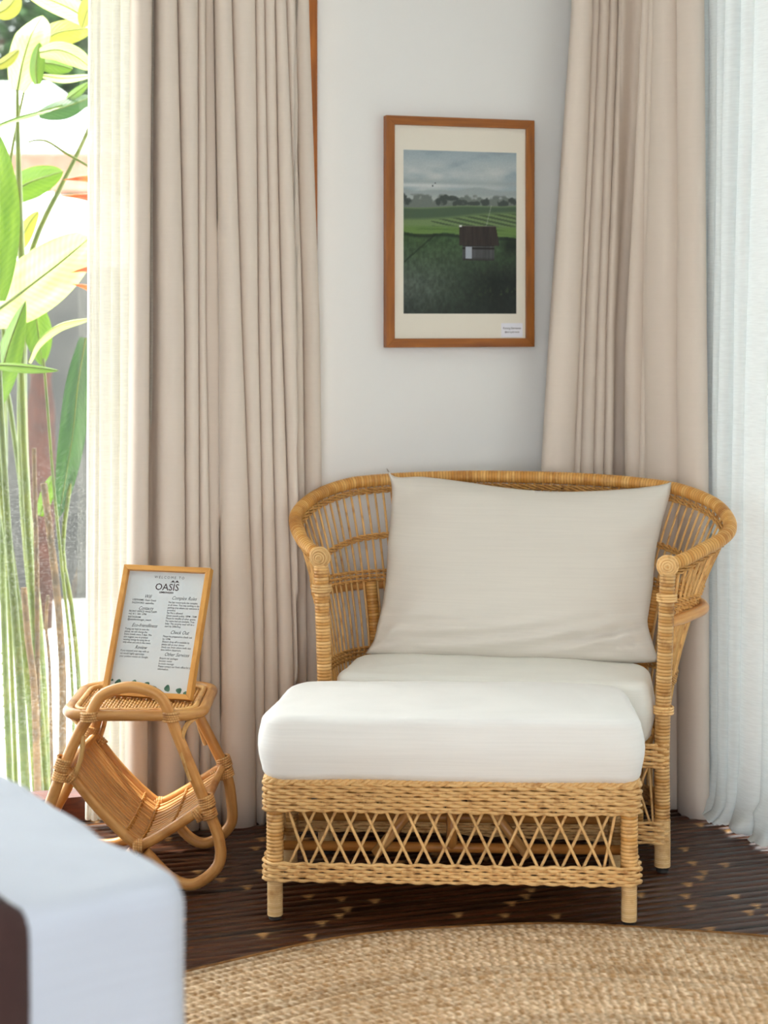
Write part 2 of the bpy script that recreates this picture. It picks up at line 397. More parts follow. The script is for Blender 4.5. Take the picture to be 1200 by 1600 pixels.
# jute braid
def m_jute(name='jute_braid', dim=1.0):
    m, nt, b, o = node_mat(name)
    uv = N(nt, 'ShaderNodeUVMap'); sx = N(nt, 'ShaderNodeSeparateXYZ', {0: uv.outputs[0]}); oi = N(nt, 'ShaderNodeObjectInfo')
    ab = math_(nt, 'ABSOLUTE', math_(nt, 'SUBTRACT', sx.outputs[1], 0.5))
    ph = math_(nt, 'MULTIPLY', math_(nt, 'ADD', sx.outputs[0], math_(nt, 'MULTIPLY', ab, 0.016)), 2 * PI / 0.017); ph = math_(nt, 'ADD', ph, math_(nt, 'MULTIPLY', N(nt, 'ShaderNodeTexNoise', {'Vector': N(nt, 'ShaderNodeTexCoord').outputs['Object'], 'Scale': 22.0, 'Detail': 3.0}).outputs[0], 9.0))
    wv = math_(nt, 'MULTIPLY_ADD', math_(nt, 'SINE', ph), 0.5, 0.5)
    tc = N(nt, 'ShaderNodeTexCoord')
    n = N(nt, 'ShaderNodeTexNoise', {'Vector': tc.outputs['Object'], 'Scale': 75.0, 'Detail': 5.0})
    n2 = N(nt, 'ShaderNodeTexNoise', {'Vector': tc.outputs['Object'], 'Scale': 3.0, 'Detail': 2.0})
    c = mixc(nt, ramp(nt, n.outputs[0], 0.36, 0.62), rgb(192, 154, 112), rgb(250, 224, 190))
    c = mixc(nt, math_(nt, 'MULTIPLY', math_(nt, 'SUBTRACT', 1.0, wv), 0.45), c, rgb(162, 120, 74))
    c = mixc(nt, math_(nt, 'MULTIPLY', ramp(nt, n2.outputs[0], 0.45, 0.75), 0.4), c, rgb(160, 120, 74))
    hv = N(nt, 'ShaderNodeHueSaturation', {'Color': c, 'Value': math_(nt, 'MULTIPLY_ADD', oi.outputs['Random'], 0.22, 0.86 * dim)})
    nt.links.new(hv.outputs[0], b.inputs['Base Color']); b.inputs['Roughness'].default_value = 0.85; b.inputs['Specular IOR Level'].default_value = 0.15
    h = math_(nt, 'MULTIPLY_ADD', n.outputs[0], 0.5, wv)
    bump(nt, b, h, 0.8, 0.005)
    return m
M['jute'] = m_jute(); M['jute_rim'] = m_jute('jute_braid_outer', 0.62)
M['jute_edge'] = m_plain('jute_dark_edge', rgb(150, 104, 54), 0.85, 60, rgb(112, 74, 34), 200, 0.6)

# window glass with dust and water marks
def m_glass():
    m, nt, b, o = node_mat('dusty_glass')
    tc = N(nt, 'ShaderNodeTexCoord'); sp = N(nt, 'ShaderNodeSeparateXYZ', {0: tc.outputs['Object']})
    n = N(nt, 'ShaderNodeTexNoise', {'Vector': tc.outputs['Object'], 'Scale': 160.0, 'Detail': 4.0})
    n2 = N(nt, 'ShaderNodeTexNoise', {'Vector': tc.outputs['Object'], 'Scale': 4.0, 'Detail': 3.0})
    low = ramp(nt, sp.outputs[2], 1.35, 0.2)
    f = math_(nt, 'MULTIPLY', math_(nt, 'MULTIPLY', ramp(nt, n.outputs[0], 0.5, 0.75), ramp(nt, n2.outputs[0], 0.3, 0.65)), math_(nt, 'MULTIPLY', low, 0.085))
    f = math_(nt, 'ADD', f, 0.004)
    tr = N(nt, 'ShaderNodeBsdfTransparent', {'Color': (0.97, 0.99, 0.98, 1)})
    dust = N(nt, 'ShaderNodeBsdfTranslucent', {'Color': (0.9, 0.9, 0.86, 1)})
    gl = N(nt, 'ShaderNodeBsdfGlossy', {'Roughness': 0.02})
    a = N(nt, 'ShaderNodeMixShader', {0: f, 1: tr.outputs[0], 2: dust.outputs[0]})
    a2 = N(nt, 'ShaderNodeMixShader', {0: 0.03, 1: a.outputs[0], 2: gl.outputs[0]})
    nt.links.new(a2.outputs[0], o.inputs[0])
    return m
M['glass'] = m_glass()

# ================================================================== THE SETTING
def slab(name, poly, z0, z1, mat, parent=None, **tags):
    mb = MB(); n = len(poly)
    V = [(p[0], p[1], z0) for p in poly] + [(p[0], p[1], z1) for p in poly]
    Fc = [tuple(range(n))[::-1], tuple(range(n, 2 * n))] + [(i, (i + 1) % n, n + (i + 1) % n, n + i) for i in range(n)]
    mb.add(V, Fc); return mb.obj(name, mat, parent, False, **tags)
XL, YB = -3.0, -2.0
LW = Vector((XL, W1C + W1M * XL))
S_L = (K - LW).length
floor = slab('floor', [(XL, YB), (E.x, YB), (E.x, E.y), (K.x, K.y), (LW.x, LW.y)], -0.06, -0.008, M['floor_base'],
             kind='structure', label='dark bamboo strip floor')
slab('ceiling', [(XL - .9, YB - .9), (E.x + .9, YB - .9), (E.x + .9, E.y), (K.x + .75, K.y + .75), (LW.x - .9, LW.y + .6)], ZC, ZC + 0.12, M['ceiling'],
     kind='structure', label='white ceiling')
def wallbox(mb, Wf, a, b, z0, z1, t0=0.0, t1=-0.14):
    mb.add([Wf(a, t0, z0), Wf(b, t0, z0), Wf(b, t1, z0), Wf(a, t1, z0), Wf(a, t0, z1), Wf(b, t0, z1), Wf(b, t1, z1), Wf(a, t1, z1)],
           [(0,3,2,1),(4,5,6,7),(0,1,5,4),(1,2,6,5),(2,3,7,6),(3,0,4,7)])
sJ = s1px(494, 0.0)              # where the picture wall ends and the wooden window jamb begins
WT = 2.45
mb = MB(); wallbox(mb, W1, -0.16, sJ, -0.05, ZC); wallbox(mb, W1, sJ, S_L, WT, ZC); wallbox(mb, W1, S_L - 0.1, S_L + .1, -0.05, WT)
mb.obj('wall_back', M['wall'], smooth=False, kind='structure', label='white plaster wall behind the armchair')
T2a, T2b = 0.42, 2.95
mb = MB(); wallbox(mb, W2, 0.0, T2a, -0.05, ZC); wallbox(mb, W2, T2a, T2b, WT, ZC); wallbox(mb, W2, T2b, 3.2, -0.05, ZC)
mb.obj('wall_right', M['wall'], smooth=False, kind='structure', label='white wall with the curtained window on the right')
mb = MB(); mb.box((E.x, YB, -0.05), (E.x + 0.14, E.y, ZC)); mb.obj('wall_side', M['wall'], smooth=False, kind='structure', label='white side wall')
mb = MB(); mb.box((XL - 0.14, YB, -0.05), (XL, LW.y, ZC)); mb.obj('wall_left', M['wall'], smooth=False, kind='structure', label='white wall on the left')
mb = MB(); mb.box((XL, YB - .14, 2.4), (E.x, YB, ZC)); mb.box((XL, YB - .14, -.05), (-1.3, YB, 2.4)); mb.box((.6, YB - .14, -.05), (E.x, YB, 2.4))  # unseen opening added behind the camera, sized for the daylight it lets in
mb.obj('wall_rear', M['wall'], smooth=False, kind='structure', label='rear wall with an added opening for daylight')

def window(name, Wf, a, b, zb, zt, lab, mull):
    root = empty(name, (0, 0, 0), 0, kind='structure', label=lab)
    mb = MB(); wallbox(mb, Wf, a, b, 0.0, zb, 0.015, -0.07); mb.obj('bottom_rail', M['dark_wood'], root, False)
    mb = MB(); wallbox(mb, Wf, a, b, zt - .06, zt, 0.01, -0.07); mb.obj('top_rail', M['dark_wood'], root, False)
    for q in (a, b - 0.05): mb = MB(); wallbox(mb, Wf, q, q + 0.05, zb, zt - .06, 0.012, -0.07); mb.obj('jamb', M['teak'], root, False)
    for q in mull: mb = MB(); wallbox(mb, Wf, q - .03, q + .03, zb, zt - .06, 0.01, -0.07); mb.obj('mullion', M['teak'], root, False)
    ed = [a + .05] + [x for q in mull for x in (q - .03, q + .03)] + [b - .05]
    for i in range(0, len(ed), 2): mb = MB(); wallbox(mb, Wf, ed[i], ed[i + 1], zb, zt - .06, -0.03, -0.036); mb.obj('pane', M['glass'], root, False)
    return root
window('window_1', W1, sJ, S_L - 0.12, 0.06, WT, 'wood framed window onto the garden, dusty glass', [s1px(-420)])
window('window_2', W2, T2a, T2b, 0.06, WT, 'wood framed window behind the sheer curtain', [1.7])
mid1 = W1((sJ + S_L) / 2, -0.1, 1.25); portal(mid1, (n1.x, n1.y, 0), (S_L - sJ), 2.4)
mid2 = W2((T2a + T2b) / 2, -0.1, 1.25); portal(mid2, (n2.x, n2.y, 0), T2b - T2a, 2.4)
portal((-.35, YB - .1, 1.2), (0, 1, 0), 1.9, 2.4)
# dark skirting
mb = MB(); wallbox(mb, W1, 0.0, sJ, 0.0, 0.09, 0.012, 0.0); mb.obj('baseboard_back', M['dark_wood'], smooth=False, kind='structure', label='dark wooden skirting under the picture wall')
mb = MB(); wallbox(mb, W2, 0.0, 3.2, 0.0, 0.05, 0.035, 0.0); mb.obj('baseboard_right', M['dark_wood'], smooth=False, kind='structure', label='dark wooden skirting under the sheer curtain')

# floor strips, parallel to the picture wall
SW = 0.0335
nn = Vector((-d1.y, d1.x)); o_max = nn.dot(Vector((0, W1C)))
k = 0
off = o_max - SW / 2 - 0.002
while off > 1.3:
    b0 = nn * off
    s_right = ((K - b0).dot(Vector((d2.y, -d2.x)))) / d1.dot(Vector((d2.y, -d2.x))) - 0.02
    p_r = b0 + d1 * s_right
    if p_r.y < E.y: s_right = (E.x - b0.x) / d1.x - 0.01
    s_left = (XL - b0.x) / d1.x + 0.01
    mb = MB(); P = []; UV = []
    for i, sx_ in enumerate(np.linspace(s_left, s_right, 9)):
        row = []; ru = []
        for j in range(7):
            q = -1 + 2 * j / 6; z = -0.0075 + 0.0075 * math.sqrt(max(0, 1 - abs(q) ** 2.6))
            p = b0 + d1 * sx_ + nn * (q * (SW / 2 - 0.0012)); row.append((p.x, p.y, z)); ru.append((sx_, j / 6))
        P.append(row); UV.append(ru)
    mb.grid(np.array(P)[:, ::-1], np.array(UV)[:, ::-1]); mb.obj('bamboo_strip', M['floor'], floor)
    off -= SW

# ================================================================== CURTAINS
def drape(name, Wf, rows, off, z0, z1, mat, amp=(0.012, 0.75, 0.05), thick=0.0025, per=10, push=None, hem=0.0, parent=None, nz=36, seed=0, deep={}):
    """rows: list of (z, [fold valley positions along the wall line]); cloth bulges into the room between valleys"""
    rows = sorted(rows, key=lambda r: r[0]); zs = np.array([r[0] for r in rows]); VV = np.array([r[1] for r in rows], float)
    nf = VV.shape[1] - 1
    G = []; UV = []
    for iz in range(nz + 1):
        z = z0 + (z1 - z0) * (iz / nz) ** (1.0 if not hem else 1.25)
        va = np.array([np.interp(z, zs, VV[:, k]) for k in range(nf + 1)])
        row = []; ru = []
        for f in range(nf):
            a, b = va[f], va[f + 1]; wd = abs(b - a)
            A = min(amp[2], amp[0] + amp[1] * wd) * (0.75 + 0.5 * ((math.sin(f * 12.9898 + seed) * 43758.5453) % 1.0))
            A = deep.get(f, A)
            for j in range(per):
                t = j / per
                s = a + (b - a) * (t - 0.11 * math.sin(2 * PI * t))
                h = A * math.sin(PI * t) ** 0.65
                h += 0.0025 * math.sin(7 * z + f * 2.1) * math.sin(PI * t)
                o = off + h
                if push: o += push(s, z)
                p = Wf(s, o, z)
                if hem and z < 0.16:
                    k = (0.16 - z) / 0.16
                    d = mnoise.noise_vector(Vector((p.x * 16, p.y * 16, z * 22 + seed)))
                    p = p + Vector((d.x, d.y, d.z * 0.5)) * hem * k
                    q = n2 if Wf is W2 else n1
                    p += Vector((q.x, q.y, 0)) * (hem * 1.1 * k * k)
                    p.z = max(p.z, 0.004 + 0.004 * (j % 2))
                row.append(tuple(p)); ru.append((s, z))
        p = Wf(va[-1], off + (push(va[-1], z) if push else 0), z); row.append(tuple(p)); ru.append((va[-1], z))
        G.append(row); UV.append(ru)
    mb = MB(); mb.grid(np.array(G), np.array(UV)); o = mb.obj(name, mat, parent)
    if thick:
        md = o.modifiers.new('cloth_thickness', 'SOLIDIFY'); md.thickness = thick; md.offset = 0
    return o

# left beige curtain: fold valleys read at three heights of the photo (columns), converted to positions on the wall
OFF1 = 0.105
c0 = [206, 238, 246, 277, 309, 322, 336, 362, 400, 414, 430, 447, 464, 490]
c1 = [203, 233, 246, 287, 309, 321, 343, 376, 403, 421, 439, 463, 482, 509]
c2 = [197, 229, 244, 288, 310, 328, 343, 395, 411, 431, 455, 474, 490, 517]
c3 = [194, 228, 243, 286, 308, 326, 345, 398, 412, 434, 458, 475, 492, 519]
cols = lambda c: [s1px(x, OFF1 + 0.03) for x in c]
zrow = lambda y, Y=4.33: HC - (y - YH) * Y / F
push1 = lambda s, z: (0.035 if s > s1px(455, OFF1) else -0.035) * (1 - z / 2.6) - (0.03 if s < s1px(462, OFF1) else 0.0)
r_ = empty('beige_curtain', W1(s1px(350), OFF1, 0), 0, label='long beige pleated curtain drawn beside the garden window', category='curtain')
r_.location = (0, 0, 0)
drape('curtain_fabric', W1, [(zrow(0), cols(c0)), (zrow(500), cols(c1)), (zrow(1000), cols(c2)), (0.0, cols(c3))], OFF1, -0.006, 2.58, M['beige'], push=push1, parent=r_, seed=1, deep={1: -0.04, 5: 0.006})
# left white sheer (beside and behind the beige one)
OFS = 0.055
s0 = [138, 146, 157, 175, 188, 207, 226, 248, 270, 292]
s1_ = [136, 144, 155, 173, 187, 206, 226, 248, 270, 292]
s2 = [133, 141, 152, 171, 186, 204, 224, 246, 268, 290]
cs = lambda c: [s1px(x, OFS) for x in c]
rs = empty('sheer_curtain', (0, 0, 0), 0, label='narrow white sheer curtain gathered at the bright garden window', category='curtain')
drape('sheer_fabric', W1, [(zrow(0), cs(s0)), (zrow(600), cs(s1_)), (0.05, cs(s2))], OFS, 0.015, 2.58, M['sheer'], amp=(0.006, 0.8, 0.03), thick=0, parent=rs, seed=3)

# right beige curtain, round the corner
OFF2 = 0.10
e0 = [898, 925, 938, 953, 966, 980, 1004, 1013, 1027, 1058, 1090]
e1 = [864, 906, 916, 934, 948, 962, 984, 1002, 1010, 1058, 1094]
e2 = [850, 896, 908, 928, 944, 958, 980, 1000, 1012, 1058, 1097]
e3 = [842, 890, 903, 924, 940, 955, 978, 998, 1012, 1058, 1098]
den = n1.x * n2.y - n1.y * n2.x          # corner of the two lines OFF2 in front of the walls
a1_, a2_ = n1.dot(K) + OFF2, n2.dot(K) + OFF2
KC = Vector(((a1_ * n2.y - a2_ * n1.y) / den, (n1.x * a2_ - n2.x * a1_) / den))
def WC(t, off=0.0, z=0.0):
    f = max(0.0, min(1.0, (t + 0.08) / 0.16)); f = f * f * (3 - 2 * f)
    p = KC + (d2 * t if t > 0 else d1 * t) + (n1 * (1 - f) + n2 * f) * (off - OFF2)
    return Vector((p.x, p.y, z))
def tcpx(x):
    lo, hi = -0.8, 1.2          # column -> position along the bent rail
    for _ in range(40):
        m_ = (lo + hi) / 2; p = WC(m_, OFF2 + 0.02)
        if 600 + F * p.x / p.y < x: lo = m_
        else: hi = m_
    return lo
ce = lambda c: [tcpx(x) for x in c]
rb = empty('beige_curtain', (0, 0, 0), 0, label='long beige curtain falling behind the armchair beside the picture', category='curtain')
drape('curtain_fabric', WC, [(zrow(0, 4.45), ce(e0)), (zrow(500, 4.45), ce(e1)), (zrow(745, 4.45), ce(e2)), (0.0, ce(e3))], OFF2, -0.006, 2.58, M['beige'], amp=(0.012, 0.55, 0.045), parent=rb, seed=8, deep={5: -0.03, 8: 0.05, 9: 0.035})
# right white sheer
OFR = 0.07
base0 = [1084, 1092, 1112, 1128, 1143, 1165, 1186]; base1 = [1084, 1097, 1108, 1118, 1130, 1150, 1168]; base2 = [1084, 1099, 1106, 1116, 1128, 1142, 1160]
cr = lambda c: [t2px(x, OFR) for x in c]
q0, q1, q2 = cr(base0), cr(base1), cr(base2)
def extend(q, end=T2b + 0.1):
    q = list(q); i = 0
    st = [0.055, 0.075, 0.05, 0.085, 0.065]
    n_ = 26; rest = np.linspace(0, 1, n_ + 1)[1:]
    jit = [0.008 * math.sin(5.1 * k) for k in range(n_)]
    return q + [q[-1] + (end - q[-1]) * r + jit[k] for k, r in enumerate(rest)]
rr = empty('sheer_curtain', (0, 0, 0), 0, label='full white sheer curtain trailing on the floor right of the armchair', category='curtain')
drape('sheer_fabric', W2, [(zrow(0, 4.2), extend(q0)), (zrow(700, 4.2), extend(q1)), (0.0, extend(q2))], OFR, 0.006, 2.58, M['sheer_r'], amp=(0.004, 0.42, 0.035), thick=0, hem=0.035, parent=rr, nz=60, seed=5)
# rails
for nm, Wf, a, b, of, rt in (('rail', W1, s1px(520, .1), S_L - .1, OFF1 + .02, r_), ('rail', W1, s1px(520, .1), S_L - .1, OFS, rs), ('rail', W2, 0.03, T2b + .1, OFF2 + .02, rb), ('rail', W2, 0.03, T2b + .1, OFR, rr)):
    mb = MB(); mb.tube([Wf(a, of, 2.6), Wf(b, of, 2.6)], 0.01, 8); mb.obj(nm, M['metal'], rt)

# ================================================================== WICKER HELPERS
def weave_rows(path, z0, pitch, rows, amp, half, r, outward, ztop=None, zfun=None, step=0.008, n=6, mat=None, name='woven_band', parent=None, closed=True):
    """rows of strands that pass in front of and behind the stakes; path in plan"""
    P = even(path, step, closed=closed); L = len(P)
    T = (np.roll(P, -1, 0) - np.roll(P, 1, 0)); 
    if not closed: T[0] = P[1] - P[0]; T[-1] = P[-1] - P[-2]
    T /= np.linalg.norm(T, axis=1, keepdims=True)
    NO = np.stack([T[:, 1], -T[:, 0]], 1) * outward
    tot = L * step
    cyc = max(1, round(tot / (2 * half)))
    ph = np.arange(L) / L * cyc * 2 * PI
    mb = MB()
    for k in range(rows):
        z = z0 + pitch * (k + 0.5)
        jit = rng.normal(0, 1, 8)
        wob = sum(jit[i] * np.sin(ph / cyc * (i + 3) + jit[i] * 4) for i in range(6)) * pitch * 0.06
        off = amp * np.sin(ph + PI * (k % 2) + rng.uniform(-.25, .25))
        zz = z + wob + 0.12 * pitch * np.cos(ph + PI * (k % 2))
        if zfun is not None: zz = zz + zfun
        Q = np.c_[P + NO * off[:, None], zz]
        mb.tube(Q, r * (1 + 0.10 * np.sin(ph * 0.37 + k)), n, closed=closed)
    return mb.obj(name, mat, parent, kind='stuff')

def rod(pts, r, name, mat, parent, n=8, smooth=False, **t):
    mb = MB(); mb.tube(pts, r, n); return mb.obj(name, mat, parent, **t)

# ================================================================== ARMCHAIR
CA = Vector((-0.1365, 4.053)); CB = Vector((0.631, 3.918))
cm = (CA + CB) / 2; cang = math.atan2((CB - CA).y, (CB - CA).x)
chair = empty('wicker_armchair', (cm.x, cm.y, 0), cang, label='wide rattan armchair with flared spindle back and wrapped rim', category='armchair')
cu = Vector((math.cos(cang), math.sin(cang))); cv = Vector((-cu.y, cu.x))
HW = (CB - CA).length / 2
def ch_world(u, v, z): p = cm + cu * u + cv * v; return Vector((p.x, p.y, z))
HT = HW + 0.012
rimL = [(-HT, 0.0), (-0.462, 0.07), (-0.503, 0.18), (-0.475, 0.295), (-0.40, 0.38), (-0.27, 0.437), (-0.12, 0.465), (0, 0.47)]
botL = [(-HW, 0.0), (-0.392, 0.09), (-0.395, 0.18), (-0.375, 0.27), (-0.32, 0.34), (-0.22, 0.38), (-0.10, 0.40), (0, 0.405)]
rimR = [(-HT, 0.0), (-0.47, 0.055), (-0.542, 0.15), (-0.52, 0.27), (-0.43, 0.37), (-0.29, 0.435), (-0.13, 0.465), (0, 0.47)]
mir = lambda L: [(-u, v) for u, v in L[::-1]][1:]
NP = 241
RIM = even(spline(rimL + mir(rimR), 400), n=NP); BOT = even(spline(botL + mir(botL), 400), n=NP)
RZ = np.interp(RIM[:, 1], [0, 0.06, 0.17, 0.29, 0.38, 0.47], [0.692, 0.72, 0.765, 0.806, 0.832, 0.846])
def shell(i, z):
    """i: index along the rim (float), z: height -> plan point"""
    x = np.arange(NP)
    r = np.array([np.interp(i, x, RIM[:, 0]), np.interp(i, x, RIM[:, 1])]); b = np.array([np.interp(i, x, BOT[:, 0]), np.interp(i, x, BOT[:, 1])])
    zr = np.interp(i, x, RZ); wv = (z - 0.20) / (zr - 0.20)
    f = max(0.0, min(1.0, wv)) ** 2.0
    return b + (r - b) * f
def shell_path(zf, i0=0, i1=NP - 1, n=240):
    ii = np.linspace(i0, i1, n); out = []
    for i in ii: 
        z = zf(np.interp(i, np.arange(NP), RZ)); p = shell(i, z); out.append((p[0], p[1], z))
    return np.array(out)
# rim (wound), in three runs so that its tone changes as in the photo
mb = MB(); rim3 = np.c_[RIM, RZ]
wrapped(mb, rim3, 0.0162, 0.0075, 12, 0.13, 5); mb.obj('rim', M['wrap_gold'], chair)
# posts
for sgn in (-1, 1):
    u0 = sgn * HW
    post = [(u0, 0, 0.115), (u0, 0, 0.30), (u0 + sgn * 0.006, 0, 0.50), (u0 + sgn * 0.012, 0, 0.676)]
    mb = MB(); wrapped(mb, spline(post, 30), 0.0180, 0.0075, 12, 0.14, 5); p_ = mb.obj('front_post', M['wrap'], chair)
    mb = MB(); wrapped(mb, [(u0, 0, 0.012), (u0, 0, 0.118)], 0.0185, 0.0042, 12, 0.05, 3); mb.obj('front_leg', M['wrap_fine'], chair)
    rod([(u0, 0, 0.0), (u0, 0, 0.012)], 0.014, 'glide', M['rubber'], chair)
    # wound knob on top of the post
    mb = MB(); cx, cy, cz = u0 + sgn * 0.012, -0.002, 0.694
    th = np.linspace(0, PI, 9)
    prof = [(0.0235 * math.sin(a), -0.024 * math.cos(a)) for a in th]
    G = [[(cx + r * math.cos(q), cy + y, cz + r * math.sin(q)) for q in np.linspace(0, 2 * PI, 17)[:-1]] for r, y in prof]
    mb.grid(np.array(G), closev=True)
    for r in (0.0225, 0.0165, 0.011, 0.0055):
        yy = cy - 0.024 * math.sqrt(1 - (r / 0.0236) ** 2)
        mb.tube([(cx + r * math.cos(q), yy, cz + r * math.sin(q)) for q in np.linspace(0, 2 * PI, 25)[:-1]], 0.0034, 6, closed=True)
    mb.obj('wound_knob', M['weave'], chair)
    for z in (0.36, 0.615):     # raised bindings
        mb = MB()
        for k in range(3): mb.tube([(u0 + sgn * (.003 if z < .5 else .010) + 0.0205 * math.cos(q), 0.0205 * math.sin(q), z + 0.006 * k) for q in np.linspace(0, 2 * PI, 17)[:-1]], 0.0035, 6, closed=True)
        mb.obj('binding', M['weave'], chair)
for i_ in (62, NP - 1 - 62):
    pp = [tuple(shell(i_, z)) + (z,) for z in (0.012, 0.2, 0.4, 0.585)]
    mb = MB(); wrapped(mb, spline(pp, 20), 0.016, 0.0075, 10, 0.13, 5); mb.obj('rear_post', M['wrap_gold'], chair)
# arm/back ring outside at half height
ring = []
for i in np.linspace(34, NP - 2, 160):
    p = shell(i, 0.575); 
    a_ = shell(max(0, i - 1), 0.575); b_ = shell(min(NP - 1, i + 1), 0.575); t = b_ - a_; t /= np.linalg.norm(t)
    o = np.array([-t[1], t[0]]); kk = min(1.0, min(i, NP - 1 - i) / 34.0); kk = math.sin(kk * PI / 2)
    ring.append(tuple(p + o * 0.022 * kk) + (0.575 - 0.012 * (1 - kk),))
mb = MB(); mb.tube(ring, 0.0135, 10); mb.obj('back_ring', M['pole'], chair)
# spindles
NS = 78
for k in range(NS):
    i = 5 + (NP - 11) * k / (NS - 1)
    zr = np.interp(i, np.arange(NP), RZ) - 0.006
    pts = [tuple(shell(i, z)) + (z,) for z in np.linspace(0.085, zr, 9)]
    rod(spline(pts, 16), 0.0031, 'spindle', M['cane'], chair, 6)
# woven rows through the spindles
def shell_weave(dz_list, name, rad=0.0025, relative=True, mat=None, amp=0.0045):
    mb = MB()
    for a, dz in enumerate(dz_list):
        for ph0 in (0, PI):
            ii = np.linspace(2, NP - 3, NS * 9); out = []
            for i in ii:
                zr = np.interp(i, np.arange(NP), RZ); z = (zr + dz) if relative else dz
                p = shell(i, z); a_ = shell(max(0, i - 1), z); b_ = shell(min(NP - 1, i + 1), z); t = b_ - a_; t /= np.linalg.norm(t)
                o = np.array([-t[1], t[0]])
                ph = (i - 5) / (NP - 11) * (NS - 1) * PI + ph0 + a * PI
                q = p + o * amp * math.cos(ph); out.append((q[0], q[1], z + 0.0026 * math.sin(ph)))
            mb.tube(out, rad, 6)
    return mb.obj(name, mat or M['weave_gold'], chair, kind='stuff')
shell_weave([-0.021, -0.028], 'rim_weave')
shell_weave([-0.135, -0.142], 'back_weave')
shell_weave([0.588, 0.599, 0.610], 'back_weave', relative=False)
shell_weave([0.402, 0.412, 0.422], 'seat_weave', relative=False)
# base: two woven bands right round, lattice at the front
base_path = [(-HW - .012, -0.014), (HW + .012, -0.014)] + [tuple(p) for p in BOT[::-1][6:-6:4]]
base_path = even(np.array(base_path), 0.02, closed=True)
weave_rows(base_path, 0.236, 0.0070, 8, 0.0042, 0.024, 0.0043, 1, mat=M['weave'], name='upper_band', parent=chair)
weave_rows(base_path, 0.064, 0.0070, 7, 0.0042, 0.024, 0.0043, 1, mat=M['weave'], name='lower_band', parent=chair)
for k in range(17):
    u = -HW + 0.03 + (2 * HW - 0.06) * k / 16; 
    for sg in (-1, 1):
        ub = max(-HW + .02, min(HW - .02, u + sg * 0.05))
        rod(spline([(u, 0.002 * sg, 0.245), ((u + ub) / 2, 0.002 * sg, 0.175), (ub, 0.002 * sg, 0.10)], 8), 0.0032, 'lattice_strand', M['weave'], chair, 6)
# seat deck
mb = MB()
SO = [(-HW + .03, 0.02)] + [(HW - .03, 0.02)] + [(p[0] * .93, p[1] * .93) for p in BOT[::-1][30:-30:8]]
n_ = len(SO); mb.add([(p[0], p[1], 0.262) for p in SO] + [(p[0], p[1], 0.282) for p in SO], [tuple(range(n_))[::-1], tuple(range(n_, 2 * n_))] + [(i, (i + 1) % n_, n_ + (i + 1) % n_, n_ + i) for i in range(n_)])
mb.obj('seat_deck', M['weave_gold'], chair, False)

# seat cushion (loose)
so = rounded([(-HW + .022, -0.018), (HW - .022, -0.018), (HW - .03, 0.20), (0.22, 0.36), (-0.22, 0.36), (-HW + .03, 0.20)], [0.035, 0.035, 0.10, 0.12, 0.12, 0.10])
mb = pad(so, 0.287, 0.428, 0.026, 0.010, 0.008, 0.003, 3)
seat = mb.obj('seat_cushion', M['seat_linen'], label='off-white box cushion on the seat of the rattan armchair', category='cushion')
seat.location = (cm.x, cm.y, 0); seat.rotation_euler = (0, 0, cang)

# ================================================================== BACK PILLOW
out_top = [(604, 731), (618, 745), (660, 745), (720, 752), (790, 762), (860, 768), (930, 767), (990, 763), (1030, 758), (1049, 753)]
out_right = [(1049, 753), (1046, 775), (1035, 815), (1024, 865), (1020, 915), (1014, 955), (1012, 975), (1020, 1005), (1030, 1034)]
out_bot = [(571, 1021), (600, 1024), (660, 1029), (760, 1033), (860, 1035), (940, 1036), (1000, 1036), (1030, 1034)]
out_left = [(604, 731), (612, 760), (611, 800), (606, 850), (603, 905), (597, 945), (590, 975), (584, 1000), (571, 1021)]
pb = ch_world(0, 0.215, 0.437); pt = ch_world(0, 0.375, 0.88)
pn = Vector((cu.x, cu.y, 0)).cross(pt - pb).normalized()
if pn.y > 0: pn = -pn                                   # towards the sitter
def on_plane(x, y):
    d = Vector(((x - 600) / F, 1.0, -(y - YH) / F)); o = Vector((0, 0, HC))
    return o + d * ((pb - o).dot(pn) / d.dot(pn))
GU, GV = 72, 52
et = even(spline(out_top, 120), n=GU + 1); eb = even(spline(out_bot, 120), n=GU + 1); el = even(spline(out_left, 120), n=GV + 1); er = even(spline(out_right, 120), n=GV + 1)
Fp = np.zeros((GV + 1, GU + 1, 3)); Bp = np.zeros_like(Fp)
